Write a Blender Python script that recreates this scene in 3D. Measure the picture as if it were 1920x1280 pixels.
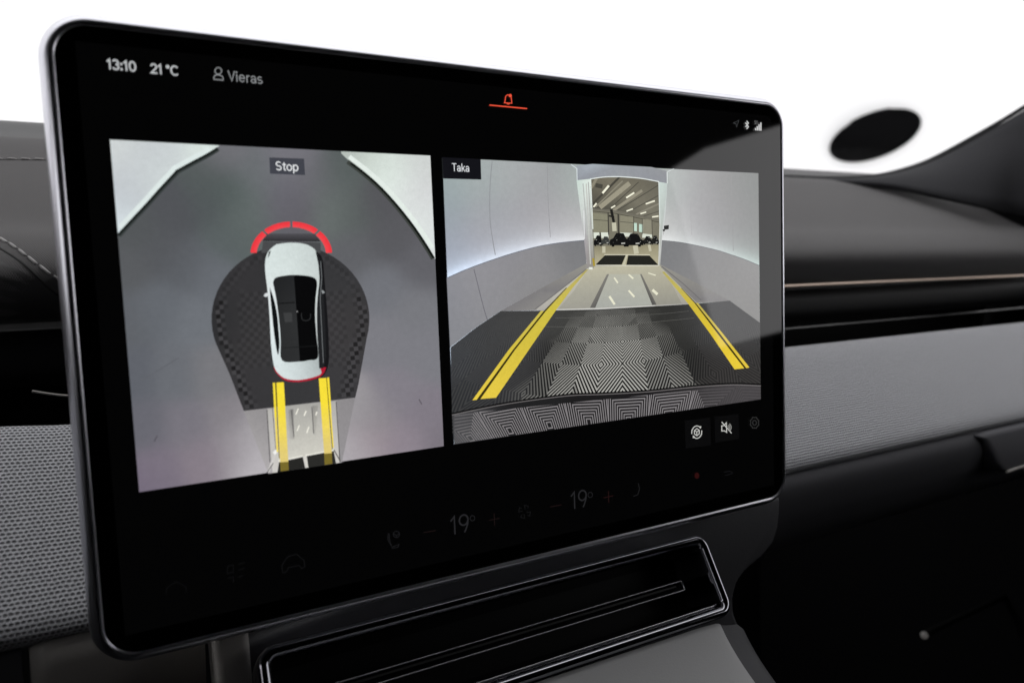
import bpy, bmesh, math, random
from mathutils import Vector, Matrix
random.seed(7)
for o in list(bpy.data.objects): bpy.data.objects.remove(o)
S = bpy.context.scene
COL = S.collection

# ---------------------------------------------------------------- camera
# frame: X along the dashboard to the passenger side, Y forward (away from the seats), Z up the screen.
FPX = 1326.278
CAM = Vector((-0.15455613, -0.2868952, 0.01762352))
RIGHT = Vector((0.882317446, -0.469135016, -0.037792342))
DOWN = Vector((-0.070896728, -0.053096915, -0.996069461))
FWD = Vector((0.46528441, 0.88152882, -0.08010847))
cd = bpy.data.cameras.new('camera'); cam = bpy.data.objects.new('camera', cd); COL.objects.link(cam)
cam.matrix_world = Matrix(((RIGHT.x, -DOWN.x, -FWD.x, CAM.x), (RIGHT.y, -DOWN.y, -FWD.y, CAM.y),
                           (RIGHT.z, -DOWN.z, -FWD.z, CAM.z), (0, 0, 0, 1)))
cd.sensor_width = 36; cd.lens = FPX/1920*36
cd.clip_start = 0.01; cd.clip_end = 100
cd.dof.use_dof = True; cd.dof.focus_distance = 0.352; cd.dof.aperture_fstop = 8.0
S.camera = cam
# ---------------------------------------------------------------- light: the white photo studio all around the car
w = bpy.data.worlds.new('World'); S.world = w; w.use_nodes = True
bg = w.node_tree.nodes['Background']; bg.inputs[0].default_value = (1.0, 0.99, 1.0, 1); bg.inputs[1].default_value = 1.5
S.view_settings.view_transform = 'Standard'; S.view_settings.look = 'None'
S.view_settings.exposure = 0; S.view_settings.gamma = 1

# ---------------------------------------------------------------- helpers
def lin(c): return c/12.92 if c <= 0.04045 else ((c+0.055)/1.055)**2.4
def rgb(r, g, b): return (lin(r/255), lin(g/255), lin(b/255))
def ray(x, y): return FWD + RIGHT*((x-960)/FPX) + DOWN*((y-640)/FPX)
def px(x, y, Y=0.0):
    d = ray(x, y); return CAM + d*((Y-CAM.y)/d.y)
def zs(Y, s): return CAM.z + s*(Y-CAM.y)        # height of a line seen at elevation slope s

def link(o, parent=None):
    COL.objects.link(o)
    if parent: o.parent = parent
    return o
def mesh(name, V, F, mat, parent=None, smooth=False, cols=None, uv=None):
    me = bpy.data.meshes.new(name); me.from_pydata([tuple(v) for v in V], [], F); me.update()
    if smooth: me.polygons.foreach_set('use_smooth', [True]*len(me.polygons))
    if cols:
        a = me.color_attributes.new('Col', 'FLOAT_COLOR', 'POINT')
        a.data.foreach_set('color', [q for c in cols for q in (c[0], c[1], c[2], 1.0)])
    if uv:
        l = me.uv_layers.new(name='UVMap')
        for lp in me.loops: l.data[lp.index].uv = uv[lp.vertex_index]
    if mat: me.materials.append(mat)
    return link(bpy.data.objects.new(name, me), parent)
def thing(name, label, cat, loc=(0, 0, 0), group=None):
    o = bpy.data.objects.new(name, None); o.location = loc; o.empty_display_size = 0.02
    o['label'] = label; o['category'] = cat
    if group: o['group'] = group
    return link(o)
def tag(o, label, cat): o['label'] = label; o['category'] = cat; return o
def catmull(P, n=8):
    P = [Vector(p) for p in P]; out = []
    for i in range(len(P)-1):
        a, b, c, d = P[max(i-1, 0)], P[i], P[i+1], P[min(i+2, len(P)-1)]
        for k in range(n):
            t = k/n
            out.append(0.5*((2*b)+(c-a)*t+(2*a-5*b+4*c-d)*t*t+(3*b-a-3*c+d)*t**3))
    out.append(P[-1]); return out
def extrude(name, prof, x0, x1, mat, parent, nx=40, sm=True, n=6, xf=None, uvs=1.0, endcap=False):
    """profile of (Y, Z) points swept along X; uv in metres*uvs"""
    C = catmull([Vector((p[0], p[1], 0)) for p in prof], n) if n > 1 else [Vector((p[0], p[1], 0)) for p in prof]
    L = [0]
    for a, b in zip(C, C[1:]): L.append(L[-1]+(b-a).length)
    V, F, U = [], [], []
    m = len(C)
    for i in range(nx+1):
        x = x0+(x1-x0)*i/nx
        for k, c in enumerate(C):
            y, z = c.x, c.y
            if xf: y, z = xf(x, k/(m-1), y, z)
            V.append((x, y, z)); U.append((x*uvs, L[k]*uvs))
    for i in range(nx):
        for k in range(m-1):
            F.append((i*m+k, i*m+k+1, (i+1)*m+k+1, (i+1)*m+k))
    if endcap:
        F.append(tuple(range(m))); F.append(tuple(reversed(range(nx*m, nx*m+m))))
    return mesh(name, V, F, mat, parent, sm, uv=U)
def tube(name, P, r, mat, parent, n=8, closed=False, rz=None):
    P = [Vector(p) for p in P]; V, F = [], []
    N = len(P)
    for i, p in enumerate(P):
        if closed: t = P[(i+1) % N]-P[i-1]
        else: t = P[min(i+1, N-1)]-P[max(i-1, 0)]
        t.normalize(); a = t.cross(Vector((0, 0, 1)))
        if a.length < .05: a = t.cross(Vector((0, 1, 0)))
        a.normalize(); b = a.cross(t)
        for k in range(n):
            q = 2*math.pi*k/n
            V.append(p + a*(r*math.cos(q)) + b*((rz or r)*math.sin(q)))
    for i in range(N if closed else N-1):
        for k in range(n):
            F.append((i*n+k, i*n+(k+1) % n, ((i+1) % N)*n+(k+1) % n, ((i+1) % N)*n+k))
    if not closed:
        F.append(tuple(range(n))); F.append(tuple(range((N-1)*n, N*n)))
    return mesh(name, V, F, mat, parent, True)
def rrect(hw, hh, r, n=10):
    P = []
    for cx, cz, a0 in ((hw-r, hh-r, 0), (-hw+r, hh-r, 90), (-hw+r, -hh+r, 180), (hw-r, -hh+r, 270)):
        for k in range(n+1):
            a = math.radians(a0+90*k/n); P.append((cx+r*math.cos(a), cz+r*math.sin(a)))
    return P
def solid(o, t, off=-1):
    m = o.modifiers.new('thickness', 'SOLIDIFY'); m.thickness = t; m.offset = off; return o

# ---------------------------------------------------------------- materials
def mat(name, base, rough=0.5, metal=0.0, spec=0.5, bump=None, coat=0.0, var=0.0):
    m = bpy.data.materials.new(name); m.use_nodes = True
    nt = m.node_tree; b = nt.nodes['Principled BSDF']
    b.inputs['Base Color'].default_value = (*base, 1); b.inputs['Roughness'].default_value = rough
    b.inputs['Metallic'].default_value = metal; b.inputs['Specular IOR Level'].default_value = spec
    b.inputs['Coat Weight'].default_value = coat
    if bump or var:
        tc = nt.nodes.new('ShaderNodeTexCoord')
        nz = nt.nodes.new('ShaderNodeTexNoise'); nz.inputs['Scale'].default_value = bump[0] if bump else 60
        nz.inputs['Detail'].default_value = 4
        nt.links.new(tc.outputs['Object'], nz.inputs['Vector'])
        if bump:
            bp = nt.nodes.new('ShaderNodeBump'); bp.inputs['Strength'].default_value = bump[1]
            bp.inputs['Distance'].default_value = bump[2]
            nt.links.new(nz.outputs['Fac'], bp.inputs['Height']); nt.links.new(bp.outputs['Normal'], b.inputs['Normal'])
        if var:
            mr = nt.nodes.new('ShaderNodeMapRange'); mr.inputs[3].default_value = 1-var; mr.inputs[4].default_value = 1+var
            nt.links.new(nz.outputs['Fac'], mr.inputs[0])
            mx = nt.nodes.new('ShaderNodeVectorMath'); mx.operation = 'SCALE'; mx.inputs[0].default_value = base
            nt.links.new(mr.outputs[0], mx.inputs['Scale']); nt.links.new(mx.outputs[0], b.inputs['Base Color'])
    return m
def math_n(nt, op, a, b=None):
    n = nt.nodes.new('ShaderNodeMath'); n.operation = op
    for i, v in enumerate((a, b)):
        if v is None: continue
        if isinstance(v, (int, float)): n.inputs[i].default_value = v
        else: nt.links.new(v, n.inputs[i])
    return n.outputs[0]
def knit(name, base, pitch, depth, dark, rib=False):
    """woven textile: offset rows of small loops (or fine vertical ribs), from the metre uv"""
    m = bpy.data.materials.new(name); m.use_nodes = True; nt = m.node_tree; b = nt.nodes['Principled BSDF']
    b.inputs['Roughness'].default_value = 0.85; b.inputs['Specular IOR Level'].default_value = 0.25
    b.inputs['Sheen Weight'].default_value = 0.15
    uv = nt.nodes.new('ShaderNodeUVMap'); uv.uv_map = 'UVMap'
    sp = nt.nodes.new('ShaderNodeSeparateXYZ'); nt.links.new(uv.outputs[0], sp.inputs[0])
    nz = nt.nodes.new('ShaderNodeTexNoise'); nz.inputs['Scale'].default_value = 220; nt.links.new(uv.outputs[0], nz.inputs['Vector'])
    jit = math_n(nt, 'MULTIPLY', math_n(nt, 'SUBTRACT', nz.outputs['Fac'], 0.5), 0.5)
    u = math_n(nt, 'ADD', math_n(nt, 'MULTIPLY', sp.outputs[0], 1/pitch), jit)
    v = math_n(nt, 'ADD', math_n(nt, 'MULTIPLY', sp.outputs[1], 1/(pitch*0.95)), jit)
    row = math_n(nt, 'FLOOR', v)
    u2 = math_n(nt, 'ADD', u, math_n(nt, 'MULTIPLY', row, 0.5))
    fu = math_n(nt, 'FRACT', u2); fv = math_n(nt, 'FRACT', v)
    su = math_n(nt, 'SINE', math_n(nt, 'MULTIPLY', fu, math.pi)); sv = math_n(nt, 'SINE', math_n(nt, 'MULTIPLY', fv, math.pi))
    if rib: h = su
    else:
        du = math_n(nt, 'SUBTRACT', fu, 0.5); dv = math_n(nt, 'SUBTRACT', fv, 0.5)
        d2 = math_n(nt, 'ADD', math_n(nt, 'MULTIPLY', du, du), math_n(nt, 'MULTIPLY', math_n(nt, 'MULTIPLY', dv, dv), 1.3))
        mr = nt.nodes.new('ShaderNodeMapRange'); mr.interpolation_type = 'SMOOTHSTEP'; mr.inputs[1].default_value = 0.012; mr.inputs[2].default_value = 0.23
        nt.links.new(d2, mr.inputs[0]); h = mr.outputs[0]
    bp = nt.nodes.new('ShaderNodeBump'); bp.inputs['Strength'].default_value = 0.9; bp.inputs['Distance'].default_value = depth
    nt.links.new(h, bp.inputs['Height']); nt.links.new(bp.outputs['Normal'], b.inputs['Normal'])
    fac = math_n(nt, 'ADD', math_n(nt, 'MULTIPLY', h, 1-dark), dark)  # low parts of the weave darkened in the base colour, as painted-in shade
    sc = nt.nodes.new('ShaderNodeVectorMath'); sc.operation = 'SCALE'; sc.inputs[0].default_value = base
    nt.links.new(fac, sc.inputs['Scale']); nt.links.new(sc.outputs[0], b.inputs['Base Color'])
    return m
M = {}
M['alu'] = mat('satin_aluminium', (0.74, 0.74, 0.80), 0.30, 1.0)
M['glass'] = mat('black_display_glass', (0.0015, 0.0015, 0.0016), 0.035, 0, 0.5)
M['back'] = mat('black_plastic', (0.012, 0.012, 0.013), 0.5, bump=(900, .2, .0002))
M['pad'] = knit('charcoal_ribbed_textile', (0.080, 0.076, 0.078), 0.0011, 0.00015, 0.66, True)
M['leather'] = mat('charcoal_leather', (0.035, 0.034, 0.035), 0.55, bump=(1100, .5, .0004), var=.1)
M['cowl'] = mat('dark_grey_plastic', (0.06, 0.06, 0.062), 0.6, bump=(800, .3, .0003))
M['fabric'] = knit('grey_woven_textile', (0.56, 0.563, 0.60), 0.0020, 0.0009, 0.24)
M['black'] = mat('black_satin_plastic', (0.005, 0.005, 0.0055), 0.6, 0, 0.2)
M['lower'] = mat('lower_dash_plastic', (0.095, 0.095, 0.106), 0.7, 0, .3, bump=(900, .4, .0003))
M['pillar'] = mat('pillar_fabric', (0.030, 0.030, 0.033), 0.85, 0, .15, bump=(1500, .5, .0003))
M['gloss'] = mat('piano_black', (0.004, 0.004, 0.0045), 0.06, 0, 0.6, coat=0.3)
M['rim'] = mat('dark_polished_metal', (0.30, 0.30, 0.33), 0.10, 1.0)
M['chrome'] = mat('dark_chrome', (0.5, 0.5, 0.53), 0.18, 1.0)
M['copper'] = mat('brushed_champagne_metal', (0.62, 0.50, 0.42), 0.32, 1.0, bump=(300, .1, .0002))
M['console'] = mat('grey_console_leather', (0.50, 0.50, 0.51), 0.62, bump=(1300, .25, .0003), var=.04)
M['dark'] = mat('dark_soft_plastic', (0.055, 0.055, 0.062), 0.65, bump=(900, .4, .0003))
M['taupe'] = mat('taupe_plastic', (0.36, 0.34, 0.32), 0.5, bump=(900, .3, .0002))  # base lightened to stand in for highlights on knee panel and stack wing
M['thread'] = mat('grey_thread', (0.34, 0.33, 0.33), 0.8)
M['seam'] = mat('dark_seam', (0.012, 0.012, 0.012), 0.8)
M['shell'] = mat('cabin_lining', (0.010, 0.010, 0.011), 0.9, 0, .1)
M['wall'] = mat('white_studio_wall', (0.88, 0.875, 0.88), 0.9, var=.01)
M['disc'] = mat('black_rubber', (0.002, 0.002, 0.0022), 0.8, 0, 0.02)
# display pixels: colour from the vertex colours, glows, under the same glossy cover glass
m = bpy.data.materials.new('lit_display'); m.use_nodes = True; nt = m.node_tree; b = nt.nodes['Principled BSDF']
b.inputs['Base Color'].default_value = (0.0015, 0.0015, 0.0016, 1); b.inputs['Roughness'].default_value = 0.035
at = nt.nodes.new('ShaderNodeAttribute'); at.attribute_name = 'Col'
tc = nt.nodes.new('ShaderNodeTexCoord'); fac = None
for sc_, am in ((2600, .16), (420, .07)):
    nz = nt.nodes.new('ShaderNodeTexNoise'); nz.inputs['Scale'].default_value = sc_; nz.inputs['Detail'].default_value = 2
    nt.links.new(tc.outputs['Object'], nz.inputs['Vector'])
    v = math_n(nt, 'ADD', math_n(nt, 'MULTIPLY', math_n(nt, 'SUBTRACT', nz.outputs['Fac'], .5), am*2), 1.0)
    fac = v if fac is None else math_n(nt, 'MULTIPLY', fac, v)
sc_ = nt.nodes.new('ShaderNodeVectorMath'); sc_.operation = 'SCALE'; nt.links.new(at.outputs['Color'], sc_.inputs[0]); nt.links.new(fac, sc_.inputs['Scale'])
nt.links.new(sc_.outputs[0], b.inputs['Emission Color']); b.inputs['Emission Strength'].default_value = 1.0
M['lit'] = m
# windscreen: clear pane with a faint mirror reflection
m = bpy.data.materials.new('clear_glass'); m.use_nodes = True; nt = m.node_tree; nt.nodes.clear()
out = nt.nodes.new('ShaderNodeOutputMaterial'); tr = nt.nodes.new('ShaderNodeBsdfTransparent'); gl = nt.nodes.new('ShaderNodeBsdfGlossy')
gl.inputs['Roughness'].default_value = 0.02; tr.inputs[0].default_value = (.97, .98, .975, 1)
mx = nt.nodes.new('ShaderNodeMixShader'); mx.inputs[0].default_value = 0.04
nt.links.new(tr.outputs[0], mx.inputs[1]); nt.links.new(gl.outputs[0], mx.inputs[2]); nt.links.new(mx.outputs[0], out.inputs[0])
M['pane'] = m
m = bpy.data.materials.new('lamp_glow'); m.use_nodes = True
b = m.node_tree.nodes['Principled BSDF']; b.inputs['Emission Color'].default_value = (1, .95, .9, 1); b.inputs['Emission Strength'].default_value = 0.05
b.inputs['Base Color'].default_value = (.2, .2, .2, 1)
M['lamp'] = m

# ---------------------------------------------------------------- the studio wall and the cabin around the camera
def struct(o): o['kind'] = 'structure'; return o
V, F = [], []
N = 32
for i in range(N+1):
    a = math.radians(-75+150*i/N)
    for z in (-1.6, 3.2): V.append((0.3+3.4*math.sin(a), -0.6+3.6*math.cos(a), z))
for i in range(N): F.append((2*i, 2*i+2, 2*i+3, 2*i+1))
struct(solid(mesh('studio_wall', V, F, M['wall'], None, True), .05, 1))

XS = 0.82
def wall_with_hole(outer, hole, X, name, parent):
    bm = bmesh.new()
    def loop(P):
        vs = [bm.verts.new((X, p[0], p[1])) for p in P]
        return [bm.edges.new((vs[i], vs[(i+1) % len(vs)])) for i in range(len(vs))]
    e = loop(outer)+loop(hole)
    bmesh.ops.triangle_fill(bm, edges=e, use_beauty=True)
    me = bpy.data.meshes.new(name); bm.to_mesh(me); bm.free(); me.materials.append(M['shell'])
    return link(bpy.data.objects.new(name, me), parent)
sh = mesh('cabin_shell', [(-XS, .62, -.75), (XS, .62, -.75), (XS, -1.7, -.95), (-XS, -1.7, -.95),
      (-XS, .62, .03), (XS, .62, .03), (XS, -1.7, .5), (-XS, -1.7, .5), (-XS, .06, .25), (XS, -.20, .345)],
      [(0, 1, 2, 3), (0, 1, 5, 4), (2, 3, 7, 6), (6, 7, 8, 9)], M['shell'])  # roof front brought forward on the driver side to shade the left dash
struct(sh)
solid(sh, .01, 0)
outer = [(.62, -.75), (.62, .03), (.33, .08), (.24, .135), (.12, .19), (-.05, .245), (-.20, .345), (-1.7, .5), (-1.7, -.95)]
hole_r = [(.20, .01), (.15, .10), (.0, .195), (-.25, .266), (-.55, .268), (-.75, .262), (-.86, .235), (-.72, -.118), (-.5, -.063), (-.2, -.02)]
hole_l = [(.14, .05), (.04, .17), (-.20, .24), (-.30, .24), (-.32, .03), (-.2, .03)]  # driver window opening kept small to dim the left dash
solid(wall_with_hole(outer, hole_r, XS, 'door_side', sh), .01, 0)
outer_l = [(.62, -.75), (.62, .03), (.33, .08), (.24, .135), (.12, .215), (.06, .25), (-1.7, .5), (-1.7, -.95)]
solid(wall_with_hole(outer_l, hole_l, -XS, 'door_side', sh), .01, 0)

# windscreen pane
ws = []
for j in range(7):
    t = j/6
    for i in range(17):
        x = -.80+1.60*i/16
        ws.append((x, .36-.78*t - .05*(x/.8)**2*(1-t), .149+.285*t+.03*math.sin(math.pi*t)))
o = mesh('windscreen', ws, [(j*17+i, j*17+i+1, (j+1)*17+i+1, (j+1)*17+i) for j in range(6) for i in range(16)], M['pane'], None, True)
tag(o, 'clear curved windscreen glass above the dashboard, filled with white', 'windscreen')

# black oval on the white wall beyond the windscreen
def wall_hit(x, y):
    d = ray(x, y); c = Vector((0.3, -0.6)); k = 0.0
    lo, hi = 0.5, 8.0
    for _ in range(60):
        k = (lo+hi)/2; p = CAM+d*k
        r = math.hypot((p.x-c.x)/3.4, (p.y-c.y)/3.6)
        if r < 1: lo = k
        else: hi = k
    return CAM+d*k
cc = wall_hit(1636, 259)
R_ = cc-wall_hit(1550, 270)
nrm = Vector((0.3, -0.6, cc.z))-cc; nrm.z = 0; nrm.normalize()
ax = (wall_hit(1722, 237)-wall_hit(1552, 273))*.5; ay = (wall_hit(1648, 210)-wall_hit(1622, 303))*.5
ax -= nrm*ax.dot(nrm); ay -= nrm*ay.dot(nrm)
dt = thing('wall_disc', 'black oval disc on the white wall beyond the windscreen', 'disc', cc)
V, F = [], []
n = 48
rings = [(1.0, -0.004), (1.0, .05), (.97, .075), (.9, .09), (.5, .10), (0.12, .10)]
for s, h in rings:
    for k in range(n):
        a = 2*math.pi*k/n
        V.append(ax*(s*math.cos(a))+ay*(s*math.sin(a))+nrm*h)
for r in range(len(rings)-1):
    for k in range(n): F.append((r*n+k, r*n+(k+1) % n, (r+1)*n+(k+1) % n, (r+1)*n+k))
F.append(tuple(range((len(rings)-1)*n, len(rings)*n)))
mesh('disc_body', V, F, M['disc'], dt, True)
V, F = [], []
for k in range(13):
    a = math.radians(78+52*k/12)
    for s, h in ((.93, .06), (1.035, .06), (1.035, .02), (.93, .02)):
        V.append(ax*(s*math.cos(a))+ay*(s*math.sin(a))+nrm*h)
for k in range(12):
    for q in range(4): F.append((k*4+q, k*4+(q+1) % 4, (k+1)*4+(q+1) % 4, (k+1)*4+q))
mesh('raised_lip', V, F, M['disc'], dt, True)

# ---------------------------------------------------------------- dashboard
dash = thing('dashboard', 'charcoal dashboard with grey woven panel and thin metallic strip behind the screen', 'dashboard', (0, .15, 0))
dash.location = (0, 0, 0)
X0, X1 = -.80, .81
pad_prof = [(.302, zs(.302, .170)), (.306, zs(.306, .183)), (.300, zs(.300, .1915)), (.285, zs(.285, .184)), (.262, zs(.262, .165)), (.228, zs(.228, .135)), (.19, zs(.19, .098)),
            (.162, zs(.162, .077)), (.146, zs(.146, .059)), (.1375, zs(.1375, .042)), (.136, zs(.136, .026)), (.141, zs(.141, .009)), (.152, zs(.152, -.008)), (.168, zs(.168, -.0235))]
extrude('upper_pad', pad_prof, X0, X1, M['pad'], dash, 60)
PADC = [(c.x, c.y) for c in catmull([Vector((p[0], p[1], 0)) for p in pad_prof], 6)]
def pad_hit(x, y, lift=0.0):
    d = ray(x, y); s = d.z/d.y
    best = None
    for (a, b) in zip(PADC, PADC[1:]):
        fa = a[1]-zs(a[0], s); fb = b[1]-zs(b[0], s)
        if fa*fb <= 0 and fa != fb:
            t = fa/(fa-fb); Y = a[0]+(b[0]-a[0])*t
            if best is None or Y < best: best = Y
    if best is None: best = .3
    return px(x, y, best-lift)
extrude('cowl_strip', [(.40, zs(.40, .19)), (.375, zs(.375, .2035)), (.36, zs(.36, .2085)), (.345, zs(.345, .207)), (.325, zs(.325, .196)), (.305, zs(.305, .186))], X0, X1, M['cowl'], dash, 30)
extrude('defroster_slot', [(.3515, zs(.352, .2055)+.0012), (.346, zs(.346, .2045)+.0012), (.340, zs(.340, .2015)+.0012)], X0, -.235, M['black'], dash, 8, n=1)
# metallic strip
ST = .160
extrude('light_strip', [(ST+.006, zs(ST+.006, -.0222)), (ST+.001, zs(ST+.001, -.0225)), (ST, zs(ST, -.0262)), (ST+.001, zs(ST+.001, -.0300)), (ST+.006, zs(ST+.006, -.0303))], 0.02, X1, M['copper'], dash, 60, n=3,
        xf=lambda x, t, y, z: (y, z + .0012*math.sin((x+.1)*4)))
extrude('vent_panel', [(.21, zs(.21, .01)), (.185, zs(.185, -.018)), (.172, zs(.172, -.029)), (.166, zs(.166, -.034)), (.160, zs(.160, -.05)), (.160, zs(.160, -.078)), (.166, zs(.166, -.094)), (.175, zs(.175, -.098)), (.23, zs(.23, -.09))], X0, X1, M['black'], dash, 30)
extrude('vent_recess', [(.23, zs(.23, -.08)), (.235, zs(.235, -.15)), (.12, zs(.12, -.17)), (.104, zs(.104, -.152))], X0, X1, M['black'], dash, 4, n=1)
extrude('vent_slat', [(.150, zs(.150, -.1085)), (.142, zs(.142, -.1085)), (.142, zs(.142, -.1125)), (.150, zs(.150, -.1125))], .1, X1, M['gloss'], dash, 10, n=1)
P = catmull([px(60, 733, .118), px(82, 736.5, .118), px(104, 739.5, .118), px(128, 741.5, .118), px(180, 742, .118)], 5)
tube('vent_slat', P, .0006, M['taupe'], dash, 6)  # pale thin bar stands in for the glint on a slat
# woven panel
def fab_x(x, t, y, z):
    e = max(0, (-.165-x)/.05)
    return y, z + (1-t)*0.0035*min(e, 3)*(.8 if x < -.165 else 0) - (1-t)*.002*math.exp(-((x+.18)/.02)**2)
fab_prof = [(.112, zs(.112, -.160)), (.1085, zs(.1085, -.1515)), (.101, zs(.101, -.1485)), (.090, zs(.090, -.172)), (.072, zs(.072, -.228)), (.052, zs(.052, -.300)),
            (.036, zs(.036, -.365)), (.0315, zs(.0315, -.392)), (.032, zs(.032, -.404)), (.038, zs(.038, -.41))]
extrude('woven_panel', fab_prof, X0, X1, M['fabric'], dash, 90, xf=fab_x)
# lower panels: passenger side, and two knee panels on the driver side
low_prof = [(.045, zs(.045, -.400)), (.037, zs(.037, -.404)), (.032, zs(.032, -.416)), (.030, zs(.030, -.445)), (.034, zs(.034, -.480)), (.046, zs(.046, -.515)), (.075, zs(.075, -.545)), (.16, zs(.16, -.56))]
extrude('lower_panel', low_prof, .172, X1, M['lower'], dash, 30, endcap=False)
def knee(x, t, y, z):
    e = min(1, max(0, (x+.2015)/.008)); return y+.006*(1-e)**2, z-.002*(1-e)**2
extrude('knee_panel', low_prof, -.2015, -.139, M['taupe'], dash, 24, xf=knee)
extrude('knee_panel', [(p[0]+.004, p[1]-.001) for p in low_prof], X0, -.203, M['dark'], dash, 24)
# stitches on the pad
def stitch_row(P, n, name='stitch', r=.00032, fill=.72):
    C = catmull(P, 24); L = [0]
    for a, b in zip(C, C[1:]): L.append(L[-1]+(b-a).length)
    def at(s):
        for i in range(len(L)-1):
            if L[i+1] >= s: return C[i].lerp(C[i+1], (s-L[i])/(L[i+1]-L[i]+1e-12))
        return C[-1]
    st = L[-1]/n
    for k in range(n):
        s0 = k*st; pts = [at(s0+st*fill*q/4) for q in range(5)]
        for q, p in enumerate(pts): p.y -= .00035*math.sin(math.pi*q/4); p.z += .00015*math.sin(math.pi*q/4)-.0002*(q-2)/2
        tube(name, pts, r, M['thread'], dash, 6)
stitch_row([pad_hit(x, y, .0004) for x, y in ((-40, 297), (0, 297.5), (40, 298), (90, 298.5), (140, 299))], 7, r=.00050, fill=.66)
tube('seam', [pad_hit(x, y, .0001) for x, y in ((-40, 299), (0, 299.5), (40, 300), (90, 300.5), (140, 301))], .0003, M['seam'], dash, 6)
stitch_row([pad_hit(x, y, .0004) for x, y in ((-16, 438), (0, 447), (26, 462), (54, 483), (80, 503), (104, 520), (130, 536))], 7, r=.00075, fill=.76)
tube('seam', catmull([pad_hit(x, y, .0001) for x, y in ((-16, 455), (0, 466), (26, 482), (50, 500), (72, 520), (92, 541), (112, 556))], 4), .0007, M['seam'], dash, 6)
# smooth leather below the diagonal seam
V, F = [], []
top = catmull([Vector((x, y, 0)) for x, y in ((-20, 456), (0, 467), (26, 483), (50, 501), (72, 521), (92, 542), (112, 557))], 4)
for p in top:
    for k in range(6):
        y = p.y+(600-p.y)*k/5
        V.append(pad_hit(p.x, y, .0005))
for i in range(len(top)-1):
    for k in range(5): F.append((i*6+k, i*6+k+1, (i+1)*6+k+1, (i+1)*6+k))
mesh('leather_insert', V, F, M['leather'], dash, True)
# glovebox lid
def slab(name, pts, thick, m_, parent, bev=.002, seg=3):
    bm = bmesh.new(); f = bm.faces.new([bm.verts.new(p) for p in pts])
    r = bmesh.ops.extrude_face_region(bm, geom=[f])
    for v in r['geom']:
        if isinstance(v, bmesh.types.BMVert): v.co.y += thick
    bmesh.ops.recalc_face_normals(bm, faces=bm.faces)
    if bev: bmesh.ops.bevel(bm, geom=list(bm.edges), offset=bev, segments=seg, affect='EDGES', profile=.5)
    me = bpy.data.meshes.new(name); bm.to_mesh(me); bm.free(); me.materials.append(m_)
    me.polygons.foreach_set('use_smooth', [True]*len(me.polygons))
    return link(bpy.data.objects.new(name, me), parent)
gb = slab('glovebox_lid', [px(x, y, .026) for x, y in ((1838, 818), (1856, 811), (2010, 776), (2010, 856), (1905, 884), (1884, 886), (1870, 872), (1852, 836))], .03, M['lower'], dash, .004)
tube('handle_edge', [px(x, y, .0255) for x, y in ((1888, 884), (1905, 878), (1925, 872), (1990, 853))], .0012, M['taupe'], gb, 6)

# ---------------------------------------------------------------- A-pillar
E = [(1380, 329, .315), (1480, 331, .312), (1560, 333.5, .305), (1640, 330, .292), (1700, 318, .285), (1760, 296, .268), (1850, 248, .222), (1920, 207, .182), (2050, 125, .115), (2200, 25, .05)]
Lw = [(1380, 340, .305), (1480, 340, .302), (1560, 340, .295), (1640, 343, .272), (1700, 352, .25), (1760, 366, .225), (1850, 388, .190), (1920, 404, .170), (2050, 440, .105), (2200, 480, .03)]
Ec = catmull([px(*e) for e in E], 6); Lc = catmull([px(*e) for e in Lw], 6)
V, F = [], []
K = 9
for a, b_ in zip(Ec, Lc):
    nrm = Vector((-.5, -.6, .3)); hgt = (a-b_).length
    for k in range(K):
        t = k/(K-1); p = a.lerp(b_, t)+nrm*(math.sin(math.pi*t)*.12*hgt)
        V.append(p)
for i in range(len(Ec)-1):
    for k in range(K-1): F.append((i*K+k, i*K+k+1, (i+1)*K+k+1, (i+1)*K+k))
pl = thing('windscreen_pillar', 'dark pillar trim curving up at the windscreen corner', 'pillar')
mesh('pillar_trim', V, F, M['pillar'], pl, True)
solid(pl.children[0], .006, -1) if pl.children else None
V, F = [], []
for a in Ec:
    for dy, dz in ((0, .0015), (.008, .003), (.010, -.004)): V.append(a+Vector((0, dy, dz)))
for i in range(len(Ec)-1):
    for k in range(2): F.append((i*3+k, i*3+k+1, (i+1)*3+k+1, (i+1)*3+k))
mesh('glass_seal', V, F, M['black'], pl, True)

# ---------------------------------------------------------------- centre stack, vent module and console
con = thing('center_console', 'grey leather center console with dark flanks below the glossy air vent', 'console')
def con_z(y):
    t = -.019-y
    return -.1625-.50*t-.010*(1-math.exp(-t/.012))
V, F = [], []
prof = [(-.150, -.06), (-.128, -.012), (-.112, -.004), (-.1035, -.0008), (-.101, 0), (-.09, .0006), (0, .0012), (.09, .0006), (.1005, 0), (.1028, -.0006), (.104, -.0014)]
ys = [-.019-.004*i for i in range(8)]+[-.06-.02*i for i in range(12)]
for y in ys:
    for x, dz in prof: V.append((x, y, con_z(y)+dz))
n = len(prof)
for i in range(len(ys)-1):
    for k in range(n-1): F.append((i*n+k, i*n+k+1, (i+1)*n+k+1, (i+1)*n+k))
mesh('console_pad', V, F, M['console'], con, True)
V, F = [], []
prof2 = [(.104, -.0016), (.108, -.0030), (.116, -.0045), (.1205, -.0085), (.122, -.016), (.124, -.20)]
for y in ys:
    for x, dz in prof2: V.append((x+.0*(y), y, con_z(y)+dz))
n = len(prof2)
for i in range(len(ys)-1):
    for k in range(n-1): F.append((i*n+k, i*n+k+1, (i+1)*n+k+1, (i+1)*n+k))
mesh('console_flank', V, F, M['dark'], con, True)
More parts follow.
